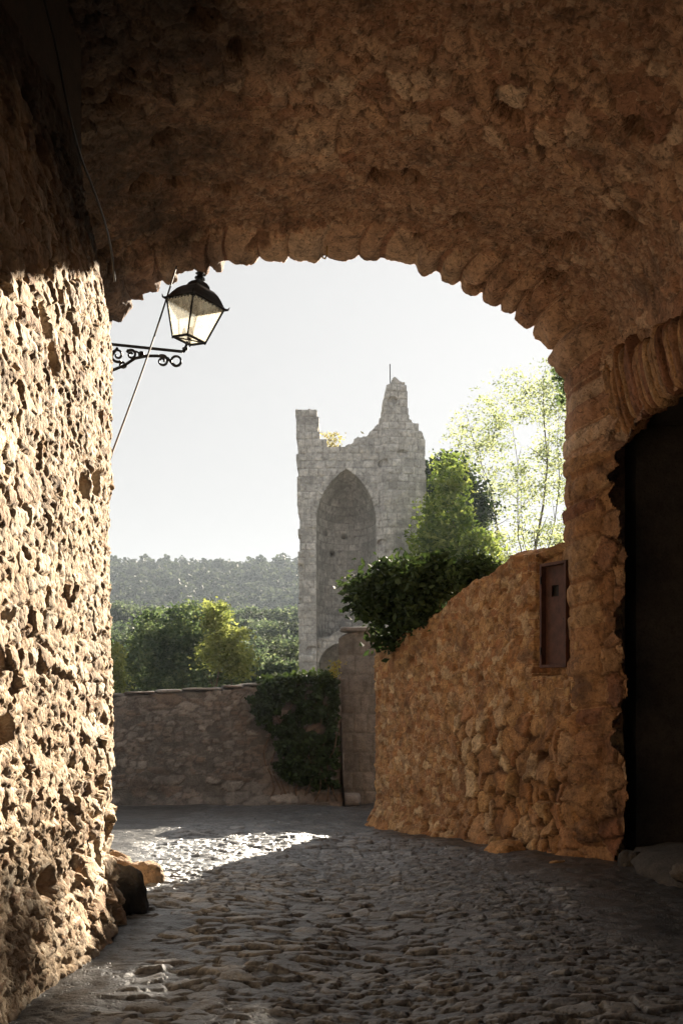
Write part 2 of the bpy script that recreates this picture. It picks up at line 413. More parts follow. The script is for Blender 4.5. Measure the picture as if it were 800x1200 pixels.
def build_vault():
    n = 760
    def rs(p):
        seg = np.linalg.norm(np.diff(p, axis=0), axis=1); s = np.concatenate([[0], np.cumsum(seg)])/seg.sum()
        dens = np.interp(np.linspace(0, 1, 400), [0, 0.25, 0.3, 1], [0.25, 0.4, 1, 1]); cd = np.concatenate([[0], np.cumsum(dens)])[:-1]; cd /= cd[-1]
        t = np.interp(np.linspace(0, 1, n), cd, np.linspace(0, 1, 400))
        return np.stack([np.interp(t, s, p[:, 0]), np.interp(t, s, p[:, 1])], 1), t*seg.sum()
    a, sarc = rs(rim); b, _ = rs(inn)
    # rows: facade (outside) -> rim -> inside to the rear
    T = np.gradient(a, axis=0); T /= np.linalg.norm(T, axis=1, keepdims=True); O = np.stack([-T[:, 1], T[:, 0]], 1)   # outward of the opening
    # smooth the outward field into a radial one for the far rows
    Orad = a-np.array([0, 1.5]); Orad /= np.linalg.norm(Orad, axis=1, keepdims=True)
    rows = []; vv = []; kind = []
    for d in (3.2, 2.2, 1.4, 0.8, 0.4, 0.18):
        rows.append(np.column_stack([a[:, 0]+Orad[:, 0]*d, np.full(n, YE+0.30)+(0.35 if d > 1 else 0), a[:, 1]+Orad[:, 1]*d])); vv.append(YE+0.3+d); kind.append(0)
    ysf = np.concatenate([np.arange(YE+0.28, YE, -0.024), np.arange(YE, 9.7, -0.013), np.arange(9.7, 5.4, -0.024), np.arange(5.4, -6, -0.12)])
    for y in ysf:
        k = float(sst(np.array(YE-y), 0.0, 0.55)) if y < YE else 0.0
        p = a*(1-k)+b*k
        if y < 6:                      # barrel settles lower/flatter inside
            p = p.copy()
        rows.append(np.column_stack([p[:, 0], np.full(n, y), p[:, 1]])); vv.append(y); kind.append(1)
    for d, y in ((0.3, -6.1), (2.5, -6.1), (2.9, 0), (3.2, YE+0.29)):
        rows.append(np.column_stack([b[:, 0]+Orad[:, 0]*d, np.full(n, y), b[:, 1]+Orad[:, 1]*d])); vv.append(-7-d); kind.append(0)
    P = np.stack(rows, 1)              # n x rows x 3
    Yr = np.broadcast_to(np.array(vv)[None, :], P.shape[:2]); K = np.broadcast_to(np.array(kind)[None, :], P.shape[:2])
    U = np.broadcast_to(sarc[:, None], P.shape[:2])
    st = np.linalg.norm(np.diff(P, axis=1), axis=2); st[:, :5] = 0.1; V = 20-np.concatenate([np.zeros((n, 1)), np.cumsum(st, 1)], 1)
    # relief
    cover = sst(fbm(U*0.8, V*0.8, 41, 4), -0.25, 0.25)
    pierm = sst(P[..., 0], 1.9, 2.3)*sst(-P[..., 2], -5.2, -4.2)      # pier and haunch show more stone
    m, dome, ID = rubble(U, V, 0.17, 0.22, 7, joint=0.10, flat=6, warp=0.35)
    m2, d2, ID2 = rubble(U, V, 0.075, 0.085, 9, joint=0.16, flat=5)
    mp, dp, IDp = rubble(U, V, 0.26, 0.26, 19, joint=0.10, flat=6)
    h = (0.45+0.55*cover)*m*dome*(0.25+0.75*ID)*0.075+m2*d2*ID2*0.032
    h = h*(1-pierm)+pierm*(mp*dp*(0.25+0.75*IDp)*0.085+m2*d2*ID2*0.018)
    h += fbm(U*1.3, V*1.3, 43, 4)*0.045+fbm(U*12, V*12, 45, 4)*0.012
    F1, F2, IDh = cell(U*2.2, V*2.6, 77, 0.9)                          # missing-stone holes
    hole = (IDh > 0.76)*sst(-F1-fbm(U*6, V*6, 48, 4)*0.32, -0.30, -0.12); hole = hole*(1-0.8*pierm); h -= hole*0.13
    # ragged voussoir teeth on the rim
    rng = random.Random(4); s = 0; tooth = np.zeros(n); tid = np.zeros(n)
    while s < sarc[-1]:
        wd = rng.choice((rng.uniform(0.14, 0.24), rng.uniform(0.22, 0.38))); am = rng.uniform(0.045, 0.125) if rng.random() > 0.15 else 0.02
        q = (sarc-s)/wd; inside = (q >= 0) & (q < 1)
        sh = np.clip(1-np.abs(2*q-1)**rng.uniform(2.5, 6), 0, 1)
        sh = sh*(1+0.35*(q-0.5)*rng.choice((-1, 1)))
        tooth = np.where(inside, sh*am, tooth); tid = np.where(inside, rng.random(), tid); s += wd+rng.choice((0, 0.01, rng.uniform(0.0, 0.06)))
    depth = 0.22+0.2*vnoise(sarc*3.1, sarc*0, 66)
    tm = (1-sst(YE-Yr, depth[:, None]-0.08, depth[:, None]))*(Yr <= YE+0.3)*K
    tm = tm*(0.9+0.3*fbm(U*9, V*9, 47, 3)); rimscale = 0.35+0.65*sst(P[..., 2], 3.6, 4.8)
    h = h*(1-0.6*tm)+tm*tooth[:, None]*rimscale
    ID = np.where(tm > 0.5, tid[:, None], np.where(pierm > 0.5, IDp, np.where(cover > 0.4, ID, ID2)))
    joint = np.clip(np.where(pierm > 0.5, mp, m*cover+(1-cover)*m2*0.6)+tm, 0, 1)*(1-hole)
    h = h*K
    # base normals pointing into the passage
    N = -np.stack([O[:, 0], np.zeros(n), O[:, 1]], 1); N = np.where((N[:, [0]]*(0-a[:, [0]])+N[:, [2]]*(2-a[:, [1]])) < 0, -N, N)
    N = np.broadcast_to(N[:, None, :], P.shape).copy()
    face = sst(YE-Yr, 0.03, 0.2)*(1-sst(YE-Yr, 0.4, 0.65))*pierm
    N[..., 1] -= face*1.3; N /= np.linalg.norm(N, axis=2, keepdims=True)
    # side recess in the east wall, under its own arch
    Y = P[..., 1]; Z = P[..., 2]; X = P[..., 0]
    zar = np.interp(-Y, [-9.95, -9.7, -9.2, -8.6, -7.5, -6.0, -4.6], [3.55, 3.80, 3.84, 3.78, 3.74, 3.6, 3.0])
    edge = 9.90+0.13*(vnoise(Z*2.5, Z*0, 5)-0.5)+0.08*(vnoise(Z*11, Z*0, 6)-0.5)
    rec = (K > 0) & (X > 2.3) & (Y < edge) & (Y > 4.6) & (Z < zar+0.05*(vnoise(Y*9, Y*0, 3)-0.5))
    Q = P+N*h[..., None]
    
    # split into named parts by arc position
    faces = grid_faces(*P.shape[:2]); faces = faces[~rec.ravel()[faces].any(1)]
    cx = Q.reshape(-1, 3)[faces].mean(1)
    right = (cx[:, 0] > 2.15) & (cx[:, 2] < 3.62) & (cx[:, 1] > -6.2)
    V3 = Q.reshape(-1, 3); A = {'cell': ID.ravel(), 'joint': joint.ravel()}
    for nm, sel, mt in (('vault', ~right, M['vault']), ('pier', right, M['pier'])):
        f = faces[sel]; used, inv = np.unique(f, return_inverse=True)
        mesh_obj(nm, V3[used], inv.reshape(-1, 4), mt, passage, attrs={k: v[used] for k, v in A.items()}, loc=None).matrix_parent_inverse = passage.matrix_world.inverted()
passage_loc = Vector((0, 6, -0.3))
def fix_parent(o, root):
    o.matrix_parent_inverse = Matrix.Translation(-Vector(root.location)); return o
build_vault()
for c in passage.children: fix_parent(c, passage)

def rock_data(c, d, seed, rot=None, n=14, rough=0.22, sq=3.2):
    """a squarish weathered stone, returns verts, quads"""
    th = np.linspace(0, math.pi, n); ph = np.linspace(0, 2*math.pi, 2*n+1)[:-1]
    T, Ph = np.meshgrid(th, ph, indexing='ij')
    v = np.stack([np.sin(T)*np.cos(Ph), np.sin(T)*np.sin(Ph), np.cos(T)], 2)
    k = (np.abs(v)**sq).sum(2)**(-1/sq); v = v*k[..., None]
    nn = fbm(v[..., 0]*1.7+seed*3.1+v[..., 2], v[..., 1]*1.7-seed*1.7+v[..., 2]*0.7, seed, 4)
    nn2 = fbm(v[..., 2]*2+seed, v[..., 0]*2+v[..., 1], seed+9, 4)
    v = v*(1+rough*(nn*0.6+nn2*0.6))[..., None]
    v = v*np.array(d)/2
    if rot is not None: v = v @ np.array(rot.to_3x3()).T
    v = v+np.array(c)
    V = v.reshape(-1, 3); m = 2*n; F = []
    for i in range(n-1):
        for j in range(m):
            F.append((i*m+j, (i+1)*m+j, (i+1)*m+(j+1) % m, i*m+(j+1) % m))
    return V, np.array(F)

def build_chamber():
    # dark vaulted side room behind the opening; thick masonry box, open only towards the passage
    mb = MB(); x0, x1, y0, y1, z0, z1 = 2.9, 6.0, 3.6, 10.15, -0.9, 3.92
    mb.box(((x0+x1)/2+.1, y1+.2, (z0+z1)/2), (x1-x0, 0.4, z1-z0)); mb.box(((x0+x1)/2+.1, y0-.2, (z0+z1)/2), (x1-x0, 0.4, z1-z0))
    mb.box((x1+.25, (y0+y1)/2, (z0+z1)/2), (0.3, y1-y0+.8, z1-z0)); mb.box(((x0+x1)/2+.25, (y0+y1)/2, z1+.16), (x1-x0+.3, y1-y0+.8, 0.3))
    fix_parent(mb.build('side_room', M['near_black'], passage), passage)
build_chamber()

# arch ring of long thin stones over the recess
def build_voussoirs():
    path = [(2.62, 10.16, 3.60), (2.80, 10.02, 3.66), (2.88, 9.85, 3.76), (2.91, 9.55, 3.82), (2.92, 9.2, 3.82), (2.92, 8.6, 3.77), (2.92, 7.8, 3.74), (2.92, 7.0, 3.66)]
    pts, s = resample(smooth_path(path, 2), 0.112)
    Vs, Fs, cells = [], [], []; off = 0; rng = random.Random(2)
    for i, p in enumerate(pts):
        L = rng.uniform(0.85, 1.05)*max(0.62, 1-i*0.035); wd = rng.uniform(0.07, 0.12)
        t = pts[min(i+1, len(pts)-1)]-pts[max(i-1, 0)]; ang = math.atan2(t[1], t[0])
        lean_in = -0.10-0.12*min(1, i/8)
        fan = 0.35*max(0, 1-i/9)                      # springing stones fan out towards the pier
        zdir = Vector((lean_in, 0.0+fan*0.6, 1)).normalized()
        xdir = Vector((math.cos(ang), math.sin(ang), 0)); ydir = zdir.cross(xdir).normalized(); xdir = ydir.cross(zdir)
        Rm = Matrix((xdir, ydir, zdir)).transposed()
        c = Vector(p)+zdir*L/2+Vector((rng.uniform(-.02, .02), 0, rng.uniform(-0.04, 0.04)))
        v, f = rock_data(c, (wd, 0.26, L), 50+i, Rm, 12, 0.16, 4)
        Vs.append(v); Fs.append(f+off); off += len(v); cells.append(np.full(len(v), rng.random()))
    o = mesh_obj('arch_ring', np.concatenate(Vs), np.concatenate(Fs), M['pier'], passage, attrs={'cell': np.concatenate(cells), 'joint': np.ones(off)})
    fix_parent(o, passage)
build_voussoirs()

# ------------------------------------------------------------------ sunlit wall
def build_left_wall():
    path = smooth_path([(-1.42, -5.5), (-1.46, 0), (-1.48, 3), (-1.50, 5.4), (-1.50, 6.75), (-1.62, 7.02), (-2.2, 7.2), (-3.1, 7.3)], 2)
    a, s1 = resample(path[path[:, 1] <= 3.2], 0.08)
    rest = np.vstack([a[-1:], path[path[:, 1] > 3.2]]); b, s2 = resample(rest, 0.0125)
    pl = np.vstack([a[:-1], b]); seg = np.linalg.norm(np.diff(pl, axis=0), axis=1); s = np.concatenate([[0], np.cumsum(seg)])
    zs = np.concatenate([np.arange(-0.75, 4.7, 0.0145), np.arange(4.7, 6.2, 0.05)])
    U, Z = np.meshgrid(s, zs, indexing='ij')
    T = np.gradient(pl, axis=0); T /= np.linalg.norm(T, axis=1, keepdims=True)
    n2 = np.stack([T[:, 1], -T[:, 0]], 1)
    P = np.stack([np.broadcast_to(pl[:, [0]], U.shape), np.broadcast_to(pl[:, [1]], U.shape), Z], 2).astype(float).copy()
    over = np.clip(Z-3.7, 0, None); P[..., 0] -= 0.13*over+0.05*over**2
    foot = np.clip(0.5-(Z-gz(0, P[..., 1])), 0, 1)*0.22
    wu = U+fbm(U*0.8, Z*0.8, 70, 3)*0.25
    m, dome, ID = rubble(wu, Z, 0.20, 0.105, 71, joint=0.10, warp=0.3, jit=0.95, flat=7)
    m2, d2, ID2 = rubble(wu, Z, 0.09, 0.04, 73, joint=0.14, warp=0.35, jit=0.95, flat=6)
    m3, d3, ID3 = rubble(wu, Z, 0.045, 0.032, 75, joint=0.4)
    mm = sst(fbm(U*1.1, Z*1.1, 76, 3), -0.2, 0.2)
    low = 1-sst(Z, 0.3, 1.3)
    h = (0.4+0.6*mm)*m*dome*(0.35+0.65*ID)*(0.040+0.05*low)+(1-0.55*mm)*m2*d2*(0.3+0.7*ID2)*0.024+m3*d3*ID3*0.006
    h += fbm(U*0.9, Z*0.9, 78, 4)*0.045+fbm(U*7, Z*12, 79, 4)*0.008
    F1, F2, IDh = cell(U*2.4, Z*3.4, 80, 0.9); hole = (IDh > 0.93)*sst(-F1, -0.34, -0.14); h -= hole*0.07
    h += foot-0.07
    h += 0.05*sst(Z, 0.2, 0.9)*0
    N = np.broadcast_to(np.concatenate([n2, np.zeros((len(n2), 1))], 1)[:, None, :], P.shape)
    Q = P+N*h[..., None]
    joint = np.clip(m*mm+(1-mm)*m2, 0, 1)
    wall = empty('rubble_wall', (-2.2, 4, -0.2), 'rough cream rubble wall raked by sunlight, filling one side of the passage', 'stone wall')
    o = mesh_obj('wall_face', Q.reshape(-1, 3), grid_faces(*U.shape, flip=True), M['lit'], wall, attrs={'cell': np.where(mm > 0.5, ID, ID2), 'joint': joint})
    fix_parent(o, wall)
    # the bulk behind the face
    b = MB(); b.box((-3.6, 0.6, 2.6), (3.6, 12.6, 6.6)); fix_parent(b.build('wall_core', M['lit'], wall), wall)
build_left_wall()

# ------------------------------------------------------------------ generic free-standing wall with rounded top (closed around its thickness)
def free_wall(name, path, top_fn, thick, relief, mat, parent, step=0.02, base=-1.4, wrap_ends=True):
    pl, s = resample(path, step)
    T = np.gradient(pl, axis=0); T /= np.linalg.norm(T, axis=1, keepdims=True); nrm = np.stack([T[:, 1], -T[:, 0]], 1)    # towards the front
    # cross-section parameter: front up, over the top, back down
    nf = int(3.2/step); wtop = np.linspace(0, 1, max(4, int(thick/step))); nb = 14
    tops = top_fn(s)
    P = []; Vp = []; N = []
    for i in range(len(pl)):
        zt = tops[i]; c = pl[i]; f2 = nrm[i]
        zz = np.linspace(base, zt, nf)
        fr = np.column_stack([np.full(nf, c[0]), np.full(nf, c[1]), zz])
        tp = np.column_stack([c[0]-f2[0]*thick*wtop, c[1]-f2[1]*thick*wtop, zt+0.06*np.sin(wtop*math.pi)])
        bk = np.column_stack([np.full(nb, c[0]-f2[0]*thick), np.full(nb, c[1]-f2[1]*thick), np.linspace(zt-0.05, base, nb)])
        P.append(np.vstack([fr, tp[1:], bk])); Vp.append(np.concatenate([zz, zt+wtop[1:]*thick, zt+thick+np.linspace(0.05, 3, nb)]))
        N.append(np.vstack([np.tile([f2[0], f2[1], 0], (nf, 1)), np.tile([0, 0, 1], (len(wtop)-1, 1)), np.tile([-f2[0], -f2[1], 0], (nb, 1))]))
    P = np.array(P); Vp = np.array(Vp); N = np.array(N, float); U = np.broadcast_to(s[:, None], Vp.shape)
    # round the top edges: blend normals near corners
    h, ID, joint = relief(U, Vp, P)
    k = 3; Nb = N.copy()
    for _ in range(6): Nb[:, 1:-1] = (Nb[:, :-2]+Nb[:, 1:-1]+Nb[:, 2:])/3
    Nb /= np.linalg.norm(Nb, axis=2, keepdims=True)
    Q = P+Nb*h[..., None]
    n, m = U.shape; F = grid_faces(n, m)
    V = Q.reshape(-1, 3); A0 = ID.ravel(); A1 = joint.ravel()
    if wrap_ends:                       # end caps: fan between front and back edges
        Fe = []
        for i in (0, n-1):
            L = m//2
            for j in range(L):
                a, b2 = i*m+j, i*m+j+1; c2, d = i*m+m-1-j, i*m+m-2-j
                if b2 < d: Fe.append((a, b2, d, c2) if i else (a, c2, d, b2))
        F = np.vstack([F, np.array(Fe)])
    return mesh_obj(name, V, F, mat, parent, attrs={'cell': A0, 'joint': A1})

# ochre wall climbing to the pier
OW0 = np.array([0.47, 14.2]); OW1 = np.array([2.42, 10.25])
def ow_s(px):            # position along the wall seen at photograph column px
    k = (px-400)/1167; return (k*OW0[1]-OW0[0])/((OW1-OW0)[0]-k*(OW1-OW0)[1])
Lw = float(np.linalg.norm(OW1-OW0))
def build_ochre():
    root = empty('ochre_wall', (1.4, 12.3, -0.6), 'orange ochre rubble wall rising towards the pier, big loose stones low down', 'stone wall')
    dirv = (OW1-OW0)/Lw
    ext = OW0+np.array([0.95, 0.75])
    path = np.vstack([[ext], [OW0+np.array([0.16, 0.16])], [OW0+np.array([0.02, 0.02])], [OW0+dirv*0.12], [OW0+dirv*0.5], [OW1], [OW1+np.array([0.12, -0.03])], [OW1+np.array([0.45, -0.03])]])
    l0 = float(np.linalg.norm(path[1]-path[0])+np.linalg.norm(path[2]-path[1])+np.linalg.norm(path[3]-path[2]))-0.12
    def top(s):
        q = (s-l0)/Lw
        z = np.interp(q, [-1, 0, 0.25, 0.42, 0.55, 0.66, 0.75, 0.86, 1.0], [1.8, 1.84, 1.97, 2.22, 2.46, 2.56, 2.68, 2.70, 2.74])
        return z+fbm(s*3.1, s*0+1, 12, 3)*0.05
    def relief(U, V, P):
        q = (U-l0)/Lw
        m, dome, ID = rubble(U, V*(1+0.15*vnoise(U, V, 4)), 0.22, 0.27, 91, joint=0.09, warp=0.35, jit=0.95, flat=6)
        m2, d2, ID2 = rubble(U, V, 0.12, 0.09, 93, joint=0.3, warp=0.4)
        big = sst(q+fbm(U*1.2, V*1.2, 94, 3)*0.25, 0.42, 0.6)*(1-sst(V+fbm(U*2, V*2, 96, 3)*0.35, 0.8, 1.35))
        big = np.maximum(big, (1-sst(V, -0.75, -0.45)))
        zg = V-(-0.05*P[..., 1])
        h = big*m*dome*(0.3+0.7*ID)*0.12+(1-big)*(m*dome*ID*0.028+m2*d2*ID2**2*0.03)
        F1, F2, IDh = cell(U*2.6, V*3.2, 97, 0.9); hole = (IDh > 0.80)*sst(-F1, -0.22, -0.08)*(0.35+0.65*big)
        F1b, _, IDb = cell(U*9, V*9, 98, 0.9); pk = (IDb > 0.84)*sst(-F1b, -0.25, -0.08)
        h -= hole*0.15+pk*0.03
        h += fbm(U*0.9, V*0.9, 99, 3)*0.05+fbm(U*8, V*8, 100, 4)*0.014
        h += np.clip(0.35-zg, 0, 1)*0.3
        box = (q > 0.845)*(q < 0.995)*(V > 1.38)*(V < 2.72); h = h*(1-box)-0.13*box
        return h, np.where(big > 0.4, ID, ID2), np.clip(big*m+(1-big)*(0.75+0.25*m2)-hole, 0, 1)
    o = free_wall('wall', path, top, 0.5, relief, M['ochre'], root, 0.017)
    fix_parent(o, root)
    # rusty steel cabinet let into the wall
    d = Vector((dirv[0], dirv[1], 0)); nf = Vector((dirv[1], -dirv[0], 0))
    s0, s1 = 0.868*Lw, 0.968*Lw; mid = Vector((*OW0, 0))+d*((s0+s1)/2); wz0, wz1 = 1.46, 2.58
    Mr = Matrix((d, nf*-1, Vector((0, 0, 1)))).transposed().to_4x4(); Mr.translation = mid+nf*(-0.03)+Vector((0, 0, (wz0+wz1)/2))
    cab = empty('utility_cabinet', (mid.x, mid.y, wz0), 'narrow rust brown steel cabinet with a small square opening, set in the ochre wall', 'cabinet')
    W = s1-s0; H = wz1-wz0
    def P_(mb, nm, mt, par=cab, bv=0.004):
        o = mb.build(nm, mt, par, bevel=bv, M=Mr); fix_parent(o, cab) if par is cab else None; return o
    b = MB()
    for x, z, dx, dz in ((-W/2+.016, 0, .032, H), (W/2-.016, 0, .032, H), (0, H/2-.016, W-.064, .032), (0, -H/2+.016, W-.064, .032)): b.box((x, -0.01, z), (dx, 0.1, dz))
    P_(b, 'frame', M['rust'])
    w0 = 0.06   # opening half size
    cz = H/2-0.30; cx = -0.03
    b = MB(); W2 = W-.07; 
    b.box((0, 0.01, (cz-w0-H/2+.034)/2-0.0), (W2, 0.02, cz-w0+H/2-.034))
    b.box((0, 0.01, (cz+w0+H/2-.034)/2), (W2, 0.02, H/2-.034-cz-w0))
    b.box((-(W2/2+(-cx)+w0)/2+0.0-0.0, 0.01, cz), (W2/2+cx-w0, 0.02, 2*w0)) if False else None
    lw = (cx-w0)+W2/2; rw = W2/2-(cx+w0)
    b.box((-W2/2+lw/2, 0.01, cz), (lw, 0.02, 2*w0)); b.box((W2/2-rw/2, 0.01, cz), (rw, 0.02, 2*w0))
    P_(b, 'door', M['rust'], bv=0)
    b = MB(); b.box((cx, 0.045, cz), (0.16, 0.02, 0.16)); P_(b, 'back_plate', M['black'], bv=0)
    for z in (-0.38, 0.38):
        b = MB(); b.bar((-W/2+.03, -0.065, z-.04), (-W/2+.03, -0.065, z+.04), 0.009, 8); P_(b, 'hinge', M['iron'], bv=0)
    b = MB(); b.bar((W/2-.07, -0.005, -0.05), (W/2-.07, -0.03, -0.05), 0.012, 8); P_(b, 'lock', M['iron'], bv=0)
build_ochre()

# far boundary wall with coping
def build_far():
    root = empty('boundary_wall', (-2, 17.6, -0.9), 'low grey coursed rubble wall with flat coping at the end of the street', 'stone wall')
    path = np.array([(-7.5, 17.2), (-3.9, 17.3), (-1, 17.9), (-0.02, 18.3)])
    def top(s): return np.interp(s, [0, 3.6, 7.6], [0.98, 1.04, 1.30])+fbm(s*2, s*0, 3, 2)*0.02
    def relief(U, V, P):
        m, dome, ID = rubble(U, V, 0.42, 0.17, 121, joint=0.12, warp=0.3)
        m2, d2, ID2 = rubble(U, V, 0.17, 0.09, 123, joint=0.25, warp=0.3)
        mm = sst(fbm(U*0.9, V*0.9, 124, 3), -0.25, 0.1)
        h = mm*m*dome*(0.3+0.7*ID)*0.05+(1-mm)*m2*d2*ID2*0.04+fbm(U*1.2, V*1.2, 125, 4)*0.035+fbm(U*9, V*9, 126, 3)*0.01
        h += np.clip(0.25-(V+0.05*P[..., 1]), 0, 1)*0.5
        return h, np.where(mm > 0.5, ID, ID2), np.where(mm > 0.5, m, m2)
    fix_parent(free_wall('wall', path, top, 0.45, relief, M['grey'], root, 0.03, base=-1.8), root)
    # coping slabs
    pl, s = resample(path, 0.05); Vs, Fs, cs = [], [], []; off = 0; rng = random.Random(9); q = 0.15
    while q < s[-1]-0.3:
        L = rng.uniform(0.35, 0.75); c = q+L/2
        p = np.array([np.interp(c, s, pl[:, 0]), np.interp(c, s, pl[:, 1])]); p1 = np.array([np.interp(c+.2, s, pl[:, 0]), np.interp(c+.2, s, pl[:, 1])])
        t = p1-p; a = math.atan2(t[1], t[0]); zt = top(np.array([c]))[0]
        v, f = rock_data((p[0]-math.sin(a)*-0.22*-1, p[1]+0.22, zt+0.06), (L, 0.55, rng.uniform(0.035, 0.065)), 200+len(cs), Matrix.Rotation(a, 4, 'Z') @ Matrix.Rotation(rng.uniform(-.03, .05), 4, 'Y'), 10, 0.12, 6)
        Vs.append(v); Fs.append(f+off); off += len(v); cs.append(np.full(len(v), 0.5+0.5*rng.random())); q += L+0.01
    fix_parent(mesh_obj('coping', np.concatenate(Vs), np.concatenate(Fs), M['grey'], root, attrs={'cell': np.concatenate(cs), 'joint': np.ones(off)}), root)
    # rendered gate pillar
    pil = empty('gate_pillar', (0.3, 18.9, -1), 'square grey rendered stone pillar between the far wall and the ochre wall', 'pillar')
    pp = np.array([(-0.05, 18.75), (0.75, 18.6)])
    def tp(s): return np.interp(s, [0, 0.1, 0.4, 0.8], [2.12, 2.18, 2.26, 2.3])
    def rl(U, V, P):
        m, dome, ID = ashlar(U+3, V, 0.5, 0.36, 131, 0.02)
        h = m*dome*0.018+fbm(U*2, V*2, 132, 4)*0.03+fbm(U*12, V*12, 133, 4)*0.01
        return h, ID, m
    fix_parent(free_wall('shaft', pp, tp, 0.75, rl, M['render'], pil, 0.02, base=-1.6), pil)
    v, f = rock_data((0.28, 18.95, 2.30), (0.62, 0.7, 0.10), 301, None, 12, 0.14, 5)
    fix_parent(mesh_obj('capstone', v, f, M['render'], pil, attrs={'cell': np.ones(len(v)), 'joint': np.ones(len(v))}), pil)
    v, f = rock_data((0.15, 18.45, -0.86), (0.42, 0.35, 0.24), 302, None, 12, 0.14, 4)
    fix_parent(mesh_obj('foot_stone', v, f, M['render'], pil, attrs={'cell': np.ones(len(v)), 'joint': np.ones(len(v))}), pil)
build_far()
def build_shading_wall():  # unseen wall behind the ochre wall, added for the shadow it casts
    root = empty('shading_wall', (3.5, 18.6, -1), 'unseen grey rubble wall added past the gate pillar to shade the street', 'stone wall')
    def relief(U, V, P):
        m, dome, ID = rubble(U, V, 0.36, 0.17, 171, joint=0.14); return m*dome*(0.3+0.7*ID)*0.05+fbm(U*1.2, V*1.2, 175, 4)*0.035, ID, m
    fix_parent(free_wall('wall', np.array([(0.78, 18.7), (3.5, 18.5), (7.0, 18.2)]), lambda s: 2.05+fbm(s*1.5, s*0, 6, 3)*0.08, 0.45, relief, M['grey'], root, 0.035, base=-1.8), root)
build_shading_wall()

